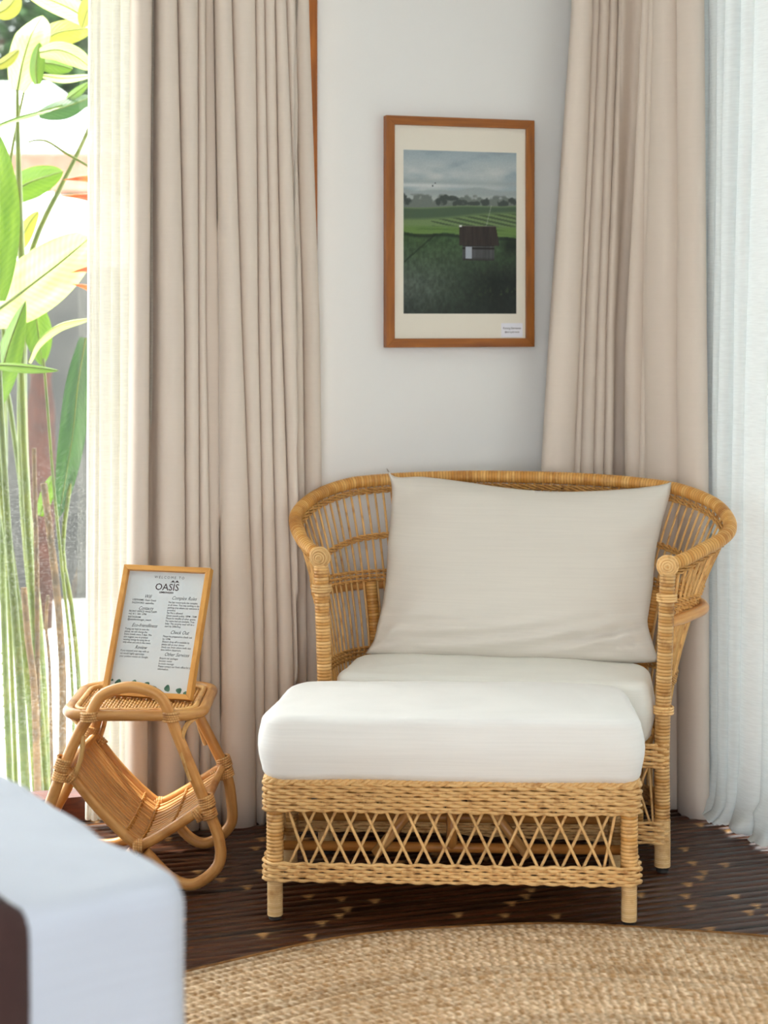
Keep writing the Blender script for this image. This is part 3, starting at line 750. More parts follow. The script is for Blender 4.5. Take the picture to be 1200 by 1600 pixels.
for j in range(GV + 1):
    v = j / GV
    for i in range(GU + 1):
        u = i / GU
        c = (1 - v) * et[i] + v * eb[i] + (1 - u) * el[j] + u * er[j] - ((1 - u) * (1 - v) * et[0] + u * (1 - v) * et[-1] + (1 - u) * v * eb[0] + u * v * eb[-1])
        p = on_plane(c[0], c[1])
        bx = (4 * u * (1 - u)) ; by = (4 * v * (1 - v))
        prof = (max(0, 1 - (2 * u - 1) ** 4) ** 0.6) * (max(0, 1 - abs(2 * v - 1) ** 3.2) ** 0.62)
        th = 0.078 * prof * (1 + 0.25 * (v - 0.5))
        # creases: radiating from the lower corners and along the bottom
        cr1 = math.sin(70 * (v - 0.93 * 1 + 0.22 * u * u) ) * math.exp(-((v - 0.86) / 0.10) ** 2) * 0.0085
        dl = math.hypot(u, (v - 1)); dr = math.hypot(1 - u, (v - 1)); al = math.atan2(1 - v, u); ar = math.atan2(1 - v, 1 - u)
        cr2 = 0.013 * math.sin(al * 13) * math.exp(-dl / 0.16) + 0.014 * math.sin(ar * 12 + 1) * math.exp(-dr / 0.20)
        cr3 = 0.007 * math.sin(v * 34 + u * 6) * (math.exp(-(u / 0.09)) + math.exp(-((1 - u) / 0.09)))
        nz_ = mnoise.noise(Vector((u * 5, v * 4, 2))) * 0.008
        # a deep tuck across the lower right corner, lower left corner folded
        tuck = -0.026 * math.exp(-((v - (0.80 + 0.28 * (1 - u) * 1.1)) / 0.012) ** 2) * max(0, (u - 0.70) / 0.30) ** 0.7
        tuckl = -0.022 * math.exp(-((v - (0.915 + 0.22 * u)) / 0.012) ** 2) * max(0, (0.26 - u) / 0.26) ** 0.7
        env = min(1.0, prof * 1.6)
        Fp[j, i] = p + pn * (th + (cr1 + cr2 + cr3 + nz_ + tuck + tuckl) * env)
        Bp[j, i] = p - pn * (0.055 * prof)
mb = MB(); mb.grid(Fp[::-1]); mb.grid(Bp)
cen = np.concatenate(mb.v).mean(0)
mb.v = [x - cen for x in mb.v]
pil = mb.obj('back_pillow', M['pillow'], label='large natural linen pillow leaning against the armchair back', category='pillow')
pil.location = tuple(cen)
bm = bmesh.new(); bm.from_mesh(pil.data); bmesh.ops.remove_doubles(bm, verts=bm.verts, dist=0.0004); bmesh.ops.recalc_face_normals(bm, faces=bm.faces); bm.to_mesh(pil.data); bm.free()
pil.data.polygons.foreach_set('use_smooth', [True] * len(pil.data.polygons))

# ================================================================== OTTOMAN
OA = Vector((-0.2275, 3.61)); OB = Vector((0.507, 3.575)); OD = 0.315
oang = math.atan2((OB - OA).y, (OB - OA).x); om = (OA + OB) / 2; OW = (OB - OA).length / 2
ott = empty('wicker_ottoman', (om.x, om.y, 0), oang, label='rattan footstool with diamond lattice sides in front of the armchair', category='ottoman')
for u in (-OW, OW):
    for v in (0, OD):
        mb = MB(); wrapped(mb, [(u, v, 0.085), (u, v, 0.284)], 0.0185, 0.0075, 12, 0.12, 5); mb.obj('post', M['wrap'], ott)
        mb = MB(); wrapped(mb, [(u, v, 0.008), (u, v, 0.09)], 0.0165, 0.0042, 12, 0.05, 3); mb.obj('leg', M['wrap_fine'], ott)
        rod([(u, v, 0.0), (u, v, 0.008)], 0.013, 'glide', M['rubber'], ott)
op = rounded([(-OW - .021, -.021), (OW + .021, -.021), (OW + .021, OD + .021), (-OW - .021, OD + .021)], 0.022, 5)
weave_rows(op, 0.229, 0.0069, 9, 0.0040, 0.020, 0.0043, 1, mat=M['weave'], name='upper_band', parent=ott)
weave_rows(op, 0.084, 0.0066, 6, 0.0040, 0.020, 0.0042, 1, mat=M['weave'], name='lower_band', parent=ott)
# plaited top border
P = even(op, 0.006, closed=True); mb = MB()
for k in range(3):
    ph = np.arange(len(P)) / len(P) * round(len(P) * 0.006 / 0.045) * 2 * PI + k * 2 * PI / 3
    T = np.roll(P, -1, 0) - np.roll(P, 1, 0); T /= np.linalg.norm(T, axis=1, keepdims=True); NO = np.stack([T[:, 1], -T[:, 0]], 1)
    mb.tube(np.c_[P + NO * (0.0045 * np.cos(ph))[:, None] - NO * 0.004, 0.2920 + 0.0045 * np.sin(ph)], 0.0050, 6, closed=True)
mb.obj('top_border', M['weave'], ott, kind='stuff')
def lattice(a, b, n, dy, parent):
    a = Vector(a); b = Vector(b); L = (b - a).length; d = (b - a) / L; q = Vector((d.y, -d.x))
    for k in range(n):
        for sg in (-1, 1):
            s0_ = L * (k + 0.5) / n + (-0.029 if sg > 0 else 0.029 + 0.4 * L / n); s1__ = s0_ + sg * 0.058
            s0_ = max(0.008, min(L - .008, s0_)); s1__ = max(0.008, min(L - .008, s1__))
            pts = []
            for t in (0, .5, 1):
                p = a + d * (s0_ + (s1__ - s0_) * t) + q * (0.003 * sg + 0.002 * math.sin(PI * t)); pts.append((p.x, p.y, 0.236 + (0.115 - 0.236) * t))
            rod(spline(pts, 8), 0.0034, 'lattice_strand', M['weave'], parent, 6)
lattice((-OW + .02, -.012), (OW - .02, -.012), 16, 0, ott)
lattice((OW - .02, OD + .012), (-OW + .02, OD + .012), 16, 0, ott)
lattice((OW + .012, .02), (OW + .012, OD - .02), 6, 0, ott)
lattice((-OW - .012, OD - .02), (-OW - .012, .02), 6, 0, ott)
mb = MB(); mb.box((-OW + .005, 0.005, 0.262), (OW - .005, OD - .005, 0.284)); mb.obj('seat_deck', M['weave_gold'], ott, False)  # hidden slab added under the cushion to block light
# braces under the seat
vb = OD * 0.5
rod([(-OW, vb, 0.105), (OW, vb, 0.105)], 0.011, 'stretcher', M['pole_brown'], ott)
rod([(-OW + .02, OD, 0.125), (OW - .02, OD, 0.125)], 0.012, 'stretcher', M['pole_brown'], ott)
rod([(0, vb, 0.105), (0, vb, 0.263)], 0.012, 'centre_post', M['pole_brown'], ott)
for sg in (-1, 1): rod([(sg * 0.035, vb - .02, 0.255), (sg * 0.165, vb - .02, 0.095)], 0.0115, 'diagonal_brace', M['pole'], ott)
oc = rounded([(-OW - .035, -0.035), (OW + .030, -0.035), (OW + .02, OD + .04), (-OW + .0, OD + .04)], [0.05, 0.05, 0.09, 0.11])
mb = pad(oc, 0.293, 0.428, 0.022, 0.008, 0.007, 0.0025, 11, rb=0.026)
oc_ = mb.obj('ottoman_cushion', M['white_linen'], label='thick white box cushion on the rattan footstool', category='cushion')
oc_.location = (om.x, om.y, 0); oc_.rotation_euler = (0, 0, oang)

# ================================================================== RUG
rug = empty('jute_rug', (0.36, 2.345, 0), 0, label='large round braided jute rug on the dark floor', category='rug')
RW = 0.0215; NR = 56
for k in range(NR):
    R0 = 1.2 - RW * (k + 0.5)
    if R0 < 0.02: break
    n = max(24, int(2 * PI * R0 / 0.03)); P = []; UV = []
    for a in range(n + 1):
        q = 2 * PI * a / n
        rip = 0.007 * math.sin(q * 7 + 1.3) * (R0 / 1.2) ** 4 + 0.004 * math.sin(q * 17)* (R0 / 1.2) ** 8
        row = []; ru = []
        for j in range(6):
            h = -1 + 2 * j / 5
            rr_ = R0 + rip + h * RW * 0.5; z = 0.004 + 0.0085 * math.sqrt(max(0, 1 - h * h * .97)) + 0.0015 * mnoise.noise(Vector((math.cos(q) * R0 * 3, math.sin(q) * R0 * 3, 4)))
            row.append((rr_ * math.cos(q), rr_ * math.sin(q), z)); ru.append((q * R0, j / 5))
        P.append(row); UV.append(ru)
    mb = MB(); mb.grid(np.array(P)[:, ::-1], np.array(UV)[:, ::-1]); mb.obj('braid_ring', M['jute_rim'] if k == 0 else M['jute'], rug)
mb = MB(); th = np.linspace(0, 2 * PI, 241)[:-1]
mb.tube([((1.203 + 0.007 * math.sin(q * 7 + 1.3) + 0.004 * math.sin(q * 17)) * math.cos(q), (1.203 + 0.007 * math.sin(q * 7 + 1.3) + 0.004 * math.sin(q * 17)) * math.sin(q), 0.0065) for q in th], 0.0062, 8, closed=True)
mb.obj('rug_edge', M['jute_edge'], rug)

# ================================================================== BED
bc = Vector((-0.213, 1.955)); ba = Vector((-0.5592, 0.829)); bb = Vector((-0.829, -0.5592))
BW, BL, BH = 1.5, 2.0, 0.622
def bedp(a, b): p = bc + ba * a + bb * b; return (p.x, p.y)
bed = empty('bed', (0, 0, 0), 0, label='bed corner under a smooth white sheet in the foreground', category='bed')
mb = pad(rounded([bedp(.08, .08), bedp(BW - .08, .08), bedp(BW - .08, BL - .08), bedp(.08, BL - .08)], 0.04), 0.02, 0.30, 0.02, 0.0, step=0.08); mb.obj('bed_base', M['dark_wood'], bed)
mb = pad(rounded([bedp(.03, .03), bedp(BW - .03, .03), bedp(BW - .03, BL - .03), bedp(.03, BL - .03)], 0.06), 0.30, 0.592, 0.05, 0.0, step=0.06); mb.obj('mattress', M['mattress'], bed)
bo = rounded([bedp(0, 0), bedp(BW, 0), bedp(BW, BL), bedp(0, BL)], 0.03)
mb = pad(bo, 0.05, BH, 0.034, 0.004, 0.0, 0.006, 21, step=0.025, rb=0.01, inner=14); mb.obj('bed_sheet', M['sheet'], bed)
ro = rounded([bedp(-.008, .19), bedp(BW + .008, .19), bedp(BW + .008, .80), bedp(-.008, .80)], 0.012)
mb = pad(ro, 0.16, BH + 0.008, 0.040, 0.006, 0.0, 0.004, 33, step=0.025, rb=0.006, inner=10)
mb.obj('bed_runner', M['runner'], label='dark brown runner laid across the white bed', category='bed runner')

# ================================================================== RATTAN SIDE TABLE
TX, TY = -0.55, 3.93
tab = empty('rattan_side_table', (TX, TY, 0), 0, label='small rattan side table with arched handles and slung magazine rack', category='side table')
TF, TR_ = -0.15, 0.15; TZ = 0.385
def frame_path(y, ve, le, re_, hz):
    """closed cane loop: V vertex -> left foot -> left leg -> handle -> right leg -> right foot -> vertex"""
    vx, vz = ve
    return [(vx - 0.012, y, vz - 0.01), (vx - 0.085, y, 0.020), (-0.175, y, 0.015), (-0.228, y, 0.034), (-0.232, y, 0.078), (-0.196, y, 0.15), (le[0], y, le[1]),
            (-0.118, y, 0.345), (-0.094, y, TZ), (-0.066, y, hz - .018), (-0.004, y, hz), (0.056, y, hz - .018), (0.082, y, TZ), (0.097, y, 0.345), (re_[0], y, re_[1]),
            (0.190, y, 0.11), (0.186, y, 0.055), (0.135, y, 0.016), (vx + 0.07, y, 0.030), (vx + 0.012, y, vz - 0.01)]
RP = 0.0128
vF, lF, rF = (0.014, 0.098), (-0.152, 0.268), (0.162, 0.186)
vR, lR, rR = (0.020, 0.108), (-0.140, 0.268), (0.172, 0.195)
mb = MB(); mb.tube(even(spline(frame_path(TF, vF, lF, rF, 0.447), 160), 0.008), RP, 12); mb.obj('front_loop', M['pole'], tab)
mb = MB(); mb.tube(even(spline(frame_path(TR_, vR, lR, rR, 0.447), 160), 0.008), RP, 12); mb.obj('rear_loop', M['pole'], tab)
# V-shaped sling: two bent rods, end bars and reeds between them
sling = []
for y, ve, le, re_ in ((TF + .001, vF, lF, rF), (TR_ - .001, vR, lR, rR)):
    pth = spline([(le[0] + .006, y, le[1]), ((le[0] * .5 + ve[0] * .5) - .004, y, (le[1] + ve[1]) / 2 - .004), (ve[0] - .016, y, ve[1] + .012), (ve[0] + 0.012, y, ve[1] + .006), ((re_[0] + ve[0]) / 2, y, (re_[1] + ve[1]) / 2 - .003), (re_[0] - .004, y, re_[1])], 50)
    sling.append(pth); mb = MB(); mb.tube(pth, 0.0115, 10); mb.obj('sling_rod', M['pole'], tab)
for k in (0, -1):
    rod([sling[0][k], sling[1][k]], 0.009, 'sling_end_bar', M['pole'], tab)
NRD = 20
for k in range(NRD):
    t = (k + 0.5) / NRD; t = 0.045 + 0.91 * t
    sag = -0.010 * math.sin(PI * t)
    pth = sling[0] * (1 - t) + sling[1] * t; pth = pth + np.array([0, 0, sag + 0.003 * ((k * 7) % 3 - 1) * .4])
    mb = MB(); mb.tube(pth, 0.0058, 6, flat=0.6, up=(0, 1, 0)); mb.obj('reed', M['reed'], tab)
for ii in (17, 25, 26, 38):   # twined ties across the reeds
    mb = MB()
    for ph in (0, PI):
        L_ = []
        for t in np.linspace(0.03, 0.97, NRD * 6):
            p = sling[0][ii] * (1 - t) + sling[1][ii] * t
            L_.append((p[0] + 0.003 * math.sin(t * NRD * PI + ph), p[1], p[2] - 0.010 * math.sin(PI * t) + 0.0075 * math.cos(t * NRD * PI + ph)))
        mb.tube(L_, 0.0022, 5)
    mb.obj('reed_tie', M['weave_gold'], tab)
# table top: cane rim, inner rim, woven panel
to = rounded([(-0.15, TF), (0.15, TF), (0.15, TR_), (-0.15, TR_)], 0.055, 8)
P = even(to, 0.01, closed=True); mb = MB(); mb.tube(np.c_[P, np.full(len(P), TZ)], 0.0125, 10, closed=True); mb.obj('top_rim', M['pole'], tab)
ti = rounded([(-0.132, TF + .02), (0.132, TF + .02), (0.132, TR_ - .02), (-0.132, TR_ - .02)], 0.042, 8)
P = even(ti, 0.01, closed=True); mb = MB(); mb.tube(np.c_[P, np.full(len(P), TZ + .006)], 0.006, 8, closed=True); mb.obj('inner_rim', M['cane'], tab)
mb = MB(); n_ = len(P); mb.add(np.r_[np.c_[P * .99, np.full(n_, TZ - .008)], np.c_[P * .99, np.full(n_, TZ - .002)]], [tuple(range(n_))[::-1], tuple(range(n_, 2 * n_))] + [(i, (i + 1) % n_, n_ + (i + 1) % n_, n_ + i) for i in range(n_)]); mb.obj('top_panel', M['weave_gold'], tab, False)
mb = MB()
for k in range(34):
    x = -0.124 + 0.248 * k / 33; yy = np.linspace(TF + .028, TR_ - .028, 60)
    mb.tube(np.c_[np.full(60, x), yy, TZ + 0.0005 + 0.0028 * np.sin((yy - TF) / 0.0105 * PI + PI * (k % 2))], 0.0034, 5, flat=0.6, up=(1, 0, 0))
mb.obj('woven_top', M['weave_gold'], tab, kind='stuff')
# curved braces under the corners
for sx in (-1, 1):
    for y in (TF, TR_):
        a = spline([(sx * 0.142, y * .82, TZ - .006), (sx * 0.118, y * .97, TZ - .022), (sx * 0.108, y * 1.03, TZ - .055), (sx * 0.113, y * 1.05, TZ - 0.095), (sx * .128, y * 1.04, TZ - .14)], 16)
        mb = MB(); mb.tube(a, 0.0055, 8); mb.obj('corner_brace', M['cane'], tab)
# bindings at the joints
def bind(p, axis, r, n=5, pitch=0.0052):
    p = np.array(p); a = np.array(axis, float); a /= np.linalg.norm(a)
    h = np.array([0, 1.0, 0]) if abs(a[1]) < .9 else np.array([1.0, 0, 0]); e1_ = np.cross(a, h); e1_ /= np.linalg.norm(e1_); e2_ = np.cross(a, e1_)
    th = np.linspace(0, 2 * PI * n, n * 14)
    mb = MB(); mb.tube([p + a * pitch * (t / (2 * PI) - n / 2) + (e1_ * math.cos(t) + e2_ * math.sin(t)) * r for t in th], 0.0031, 6); mb.obj('binding', M['binding'], tab)
for y, le, re_, ve in ((TF, lF, rF, vF), (TR_, lR, rR, vR)):
    for q, s_ in ((le, 1), (re_, -1)):
        bind((q[0], y, q[1] + .012), (0.32 * s_, 0, 1), RP + .003); bind((q[0] - .005 * s_, y, q[1] - .014), (0.3 * s_, 0, 1), RP + .003, 4)
        bind((q[0] + .02 * s_, y, q[1] - .018), (1 * s_, 0, -1.0 if s_ > 0 else -.6), RP + .001, 3)
    bind((ve[0], y, ve[1]), (1, 0, 0), RP + .0015, 4)
    for x in (-0.094, 0.085): bind((x, y, TZ), (0.0, 0, 1), RP + .006, 4)

# ================================================================== FRAMED NOTICE ON THE TABLE
FW, FH, FT, FB = 0.218, 0.306, 0.020, 0.012        # outer size, depth, face width
yaw = math.radians(-16); lean = math.radians(24)
br = PX(297, 1097, 3.88); br.z = TZ + 0.012
note = empty('framed_notice', br, yaw, label='bamboo framed guest notice leaning on the rattan side table', category='picture frame')
note.rotation_euler = (0, 0, yaw)
tilt = lambda p: Vector((p[0], p[1] * math.cos(lean) + p[2] * math.sin(lean), p[2] * math.cos(lean) - p[1] * math.sin(lean) + 0.0))
def frame_bars(root, W_, H_, fw, dep, mats, T, x0=-None if False else 0.0, bev=0.0):
    bars = [((0, 0), (W_, 0), (W_ - fw, fw), (fw, fw)), ((W_, 0), (W_, H_), (W_ - fw, H_ - fw), (W_ - fw, fw)), ((W_, H_), (0, H_), (fw, H_ - fw), (W_ - fw, H_ - fw)), ((0, H_), (0, 0), (fw, fw), (fw, H_ - fw))]
    for i, q in enumerate(bars):
        mb = MB(); V = [T((x0 + x, 0, z)) for x, z in q] + [T((x0 + x, dep, z)) for x, z in q]
        mb.add(V, [(0, 1, 2, 3), (7, 6, 5, 4), (0, 4, 5, 1), (1, 5, 6, 2), (2, 6, 7, 3), (3, 7, 4, 0)])
        o = mb.obj('frame_bar', mats[i % 2], root, False)
        bm = bmesh.new(); bm.from_mesh(o.data); bmesh.ops.bevel(bm, geom=list(bm.edges), offset=0.0012, segments=2, affect='EDGES', profile=0.6); bm.to_mesh(o.data); bm.free()
M['bamboo_h'] = m_wood('bamboo_sidewise_grain', rgb(216, 160, 82), rgb(196, 136, 60), (5, 40, 40))
# origin at the lower right corner: frame spans x from -FW to 0
frame_bars(note, FW, FH, FB, FT, (M['bamboo_h'], M['bamboo']), tilt, -FW)
def panel(root, name, mat, T, x0, z0, x1, z1, y, t=0.002):
    mb = MB(); V = [T(p) for p in ((x0, y, z0), (x1, y, z0), (x1, y, z1), (x0, y, z1), (x0, y + t, z0), (x1, y + t, z0), (x1, y + t, z1), (x0, y + t, z1))]
    mb.add(V, [(0, 1, 2, 3), (7, 6, 5, 4), (0, 4, 5, 1), (1, 5, 6, 2), (2, 6, 7, 3), (3, 7, 4, 0)]); return mb.obj(name, mat, root, False)
paper = panel(note, 'paper_sheet', M['paper'], tilt, -FW + FB, FB, -FB, FH - FB, 0.012, 0.006)
# easel strut behind
mb = MB(); a0 = tilt((-FW / 2, FT, FH * 0.55)); 
mb.tube([a0, Vector((a0.x, a0.y + 0.075, 0.004))], 0.006, 4); mb.obj('easel_strut', M['bamboo'], note, False)
PWd, PHt = FW - 2 * FB, FH - 2 * FB
def text(root, body, T_rot, pos, size, mat, align='LEFT', shear=0.0, sx=1.0, name='lettering', spacing=1.0, line=1.0, bold=0.0):
    cu_ = bpy.data.curves.new(name, 'FONT'); cu_.body = body; cu_.size = size; cu_.align_x = align; cu_.align_y = 'CENTER'
    cu_.shear = shear; cu_.space_character = spacing; cu_.space_line = line; cu_.offset = bold; cu_.resolution_u = 2; cu_.fill_mode = 'FRONT'
    tmp = bpy.data.objects.new(name, cu_); me = bpy.data.meshes.new_from_object(tmp); bpy.data.objects.remove(tmp); bpy.data.curves.remove(cu_)
    o = link(name, me, mat, root)
    o.location = pos; o.rotation_euler = T_rot; o.scale = (sx, 1, 1); return o
def note_text(body, fx, fy, h, **kw):
    p = tilt((-FW + FB + fx * PWd, 0.0117, FH - FB - fy * PHt))
    return text(paper, body, (PI / 2 - lean, 0, 0), p, h * 1.38, kw.pop('mat', M['ink']), **kw)
note_text('WELCOME TO', .53, .045, .0062, align='CENTER', spacing=1.5)
note_text('OASIS', .52, .128, .0165, align='CENTER', mat=M['ink_dark'], bold=.0001)
note_text('LEMBONGAN', .52, .172, .0042, align='CENTER', mat=M['ink_dark'], bold=.0002)
for b_, fx, fy in (('Wifi', .29, .212), ('Contacts', .29, .312), ('Eco-friendliness', .31, .455), ('Review', .31, .637), ('Complex Rules', .76, .215), ('Check Out', .77, .500), ('Other Services', .78, .682)):
    note_text(b_, fx, fy, .0085, align='CENTER', shear=0.45, sx=0.85)
tl = [('USERNAME: Oasis Guest', .10, .243), ('PASSWORD: oasisvillas', .10, .268), ('FRONT OFFICE WHATSAPP:', .08, .340), ('+62 811 1401 3790', .08, .362), ('INSTAGRAM:', .08, .388), ('@oasislembongan_resort', .08, .408)]
for b_, fx, fy in tl: note_text(b_, fx, fy, .0046, sx=0.9, bold=.00006)
def para(lines, fx, fy, step):
    for i, b_ in enumerate(lines): note_text(b_, fx, fy + i * step, .0046, sx=0.86, bold=.00005)
para(['Trying our best to save the', 'planet, we will change the', 'linens towels every 3 days. We', 'also suggest you to prevent', 'wasting energy by using the ac', 'only when you are in the room.'], .07, .488, .0222)
para(['If you enjoyed your stay with us', 'we would highly appreciate', 'your positive review on Google.'], .06, .668, .0235)
para(['No fast motorcycle the complex', 'at all times. You may parking in the', 'parking area where our entrance is', 'provided.', 'No Pet is allowed.', 'Quiet sounds policy: 10PM - 7AM.', 'Please be mindful of other guests.', 'For extra bed are available. Free', 'baby. The security meal will be a', 'start by 200k/Day.'], .57, .252, .0222)
para(['Please be prepared to check out', 'by 12PM.', 'Airport drop off is available by', 'please tell us your choice', 'check out, from others both stay', 'time before departure.'], .57, .535, .0222)
para(['Airport car packages', 'Scooter rental', 'In-room massage', 'Please contact our front office for price', 'information.'], .57, .715, .0222)
# palm emblem over the I of the name
mb = MB()
ex, ez = -FW + FB + .605 * PWd, FH - FB - .120 * PHt
def flat_poly(mb, pts, y=0.0116):
    V = [tilt((x, y, z)) for x, z in pts]; mb.add(V, [tuple(range(len(V)))])
flat_poly(mb, [(ex - .0006, ez - .006), (ex + .0008, ez - .006), (ex + .0016, ez + .0105), (ex + .0009, ez + .0105)])
for a_ in (0.1, .75, 1.6, 2.4, 3.05):
    L_ = .0125; c_, s_ = math.cos(a_), math.sin(a_) * .55
    flat_poly(mb, [(ex + .001, ez + .010), (ex + .001 + c_ * L_ * .5, ez + .010 + s_ * L_ * .5 + .0028), (ex + .001 + c_ * L_, ez + .010 + s_ * L_ - .002), (ex + .001 + c_ * L_ * .5, ez + .010 + s_ * L_ * .5 + .0004)])
mb.obj('palm_emblem', M['ink_dark'], paper, False)
# printed eucalyptus leaves along the bottom
for fx, fy, w_, h_, rot in ((.02, .915, .006, .004, .5), (.10, .93, .016, .010, .4), (.20, .955, .018, .012, -.2), (.30, .925, .013, .010, .1), (.34, .985, .030, .010, 0), (.47, .93, .012, .008, -.3), (.56, .965, .017, .011, -.6), (.73, .955, .0135, .0125, .3), (.88, .968, .014, .010, -.2), (.965, .985, .010, .007, .1), (.14, .985, .022, .008, .1)):
    cx_, cz_ = -FW + FB + fx * PWd, FH - FB - min(fy, 1 - .5 * h_ / PHt * .9) * PHt
    pts = []
    for q in np.linspace(0, 2 * PI, 19)[:-1]:
        rr_ = 1 - .12 * math.cos(3 * q); x_, z_ = w_ * .5 * rr_ * math.cos(q), h_ * .62 * rr_ * math.sin(q)
        xx, zz = cx_ + x_ * math.cos(rot) - z_ * math.sin(rot), cz_ + x_ * math.sin(rot) + z_ * math.cos(rot)
        pts.append((max(-FW + FB + .0005, min(-FB - .0005, xx)), max(FB + .0005, zz)))
    mb = MB(); flat_poly(mb, pts, 0.0117 - 0.00003 * fx); mb.obj('printed_leaf', M['sage'], paper, False)

# ================================================================== PICTURE ON THE WALL
pl = W1(s1px(600.5, .012), 0.012); pr = W1(s1px(831.5, .012), 0.012)
pz1 = HC - (181 - YH) * pl.y / F; pz0 = HC - (543 - YH) * pl.y / F
PWI = (pr - pl).length; PHI = pz1 - pz0
pic = empty('framed_photograph', (pl.x, pl.y, pz0), math.atan2(d1.y, d1.x), label='teak framed landscape photograph of a hut in green fields on white wall', category='picture')
pic.rotation_euler = (0, 0, math.atan2(d1.y, d1.x)); 
ident = lambda p: Vector(p)
pic.location = Vector((pl.x, pl.y, pz0)) + Vector((n1.x, n1.y, 0)) * 0.018
frame_bars(pic, PWI, PHI, 0.0235, 0.026, (M['teak_h'], M['teak']), ident, 0.0)
panel(pic, 'mat_board', M['mat_board'], ident, 0.02, 0.02, PWI - .02, PHI - .02, 0.008, 0.004)
# the print itself: a painted landscape as coloured mesh
fxa, fxb = (628 - 600.5) / 231, (804 - 600.5) / 231; fza, fzb = (233.5 - 181) / 362, (490 - 181) / 362
GW, GH = 180, 264
U, V = np.meshgrid(np.linspace(0, 1, GW), np.linspace(0, 1, GH))
def fbm(u, v, sx, sy, seed, octv=4):
    out = np.zeros_like(u); a = 1.0
    for o_ in range(octv):
        r2 = np.random.default_rng(seed + o_); k = 2 ** o_; nx, ny = int(sx * k) + 3, int(sy * k) + 3
        g = r2.random((ny, nx)); x = u * (nx - 2); y = v * (ny - 2); xi = x.astype(int); yi = y.astype(int); fx = x - xi; fy = y - yi; xi = xi % (nx - 1); yi = yi % (ny - 1)
        fx = fx * fx * (3 - 2 * fx); fy = fy * fy * (3 - 2 * fy)
        out += a * ((g[yi, xi] * (1 - fx) + g[yi, xi + 1] * fx) * (1 - fy) + (g[yi + 1, xi] * (1 - fx) + g[yi + 1, xi + 1] * fx) * fy); a *= .5
    return out / (2 - 2 ** (1 - octv))
def blend(a, b, f): f = np.clip(f, 0, 1)[..., None]; return a * (1 - f) + np.asarray(b, float) * f
sm = lambda x, a, b: np.clip((x - a) / (b - a), 0, 1)
img = np.zeros((GH, GW, 3)); img[:] = (152, 166, 172)
cl = fbm(U, V * 2.2, 3, 5, 10)
img = blend(img, (186, 192, 190), sm(cl, .40, .75) * sm(V, .02, .14)); img = blend(img, (130, 146, 154), sm(.5 - cl, 0, .3) * (1 - sm(V, .1, .2)))
img = blend(img, (150, 160, 162), np.exp(-((V - .195) / .02) ** 2) * .8); img = blend(img, (192, 198, 196), np.exp(-((V - .215) / .012) ** 2) * (1 - sm(U, .3, .8)))
hill = .236 + .01 * np.sin(U * 7) + .006 * np.sin(U * 17)
img = blend(img, (148, 158, 158), sm(V, hill - .006, hill + .006)); img = blend(img, (178, 182, 176), sm(V, .262, .30) * (.5 + .5 * U))
tn = fbm(U, V, 26, 40, 30)
topl = .285 - .03 * fbm(U, U * 0, 14, 1, 44) + .012
tree = sm(tn * 1.3 - .1 + (V - topl) * 12, .45, .72) * sm(V, .262, .275)
img = blend(img, (96, 104, 98), tree * .85); clump = np.zeros_like(U)
for cx_, cz_, rx_, rz_ in ((.02, .305, .05, .032), (.33, .31, .05, .026), (.42, .287, .07, .018), (.49, .32, .06, .022), (.72, .307, .035, .024), (.88, .318, .06, .018), (.97, .30, .04, .026), (.62, .322, .05, .016)):
    clump = np.maximum(clump, 1.2 - ((U - cx_) / rx_) ** 2 - ((V - cz_) / rz_) ** 2 + (tn - .5) * 3.4)
img = blend(img, (58, 66, 62), sm(clump, .1, .7) * .85)
f1 = .352 - .025 * U + .004 * np.sin(U * 9)
img = blend(img, (72, 92, 70), sm(V, f1 - .003, f1 + .003)); img = blend(img, (118, 136, 96), np.exp(-((V - f1 - .003) / .004) ** 2) * .7)
f2 = .425 - .05 * U + .006 * np.sin(U * 6)
st = np.sin((V * 240 - U * 34)) * sm(U, .2, .6)
img = blend(img, (106, 128, 82), sm(V, f2 - .012, f2 + .008)); img = blend(img, (56, 72, 52), sm(V, f2, f2 + .01) * (1 - sm(V, .455, .47)) * (st > .1) * .75)
img = blend(img, (98, 126, 66), sm(V, .455, .475)); img = blend(img, (74, 104, 54), sm(fbm(U, V * 3, 4, 30, 71), .45, .65) * sm(V, .46, .48) * .7)
f3 = .50 + .035 * U + .008 * np.sin(U * 12)
g = fbm(U, V, 50, 50, 90); g2 = fbm(U, V, 5, 6, 95)
low = np.zeros_like(img); low[:] = (56, 78, 50)
low = blend(low, (76, 86, 78), sm(V, .56, .80) * (1 - U) ** .7); low = blend(low, (22, 28, 22), sm(V, .60, .8) * sm(U, .25, .8)); low = blend(low, (28, 34, 30), sm(V, .85, 1.05) * .8)
low = low * (0.72 + .56 * g[..., None]) ; low = blend(low, (84, 108, 60), sm(g2, .55, .8) * (1 - sm(V, .55, .68)) * .5)
low = blend(low, (24, 38, 24), np.exp(-((V - f3 - .012) / .010) ** 2) * .8)
low = blend(low, (20, 30, 20), (np.abs((U - .30) + (V - .50) * 1.6) < .012) * .5 * (V < .72)); low = blend(low, (64, 84, 44), sm(g, .55, .8) * np.exp(-((V - .87) / .03) ** 2) * sm(U, .6, .75) * .8)
low = blend(low, (16, 22, 16), sm(U, .84, .92) * np.exp(-((V - .58) / .06) ** 2) * .8)
img = np.where((V > f3)[..., None], low, img)
hx0, hx1 = .49 + .01 * 0, .83
walls = (U > .515) & (U < .80) & (V > .565) & (V < .672)
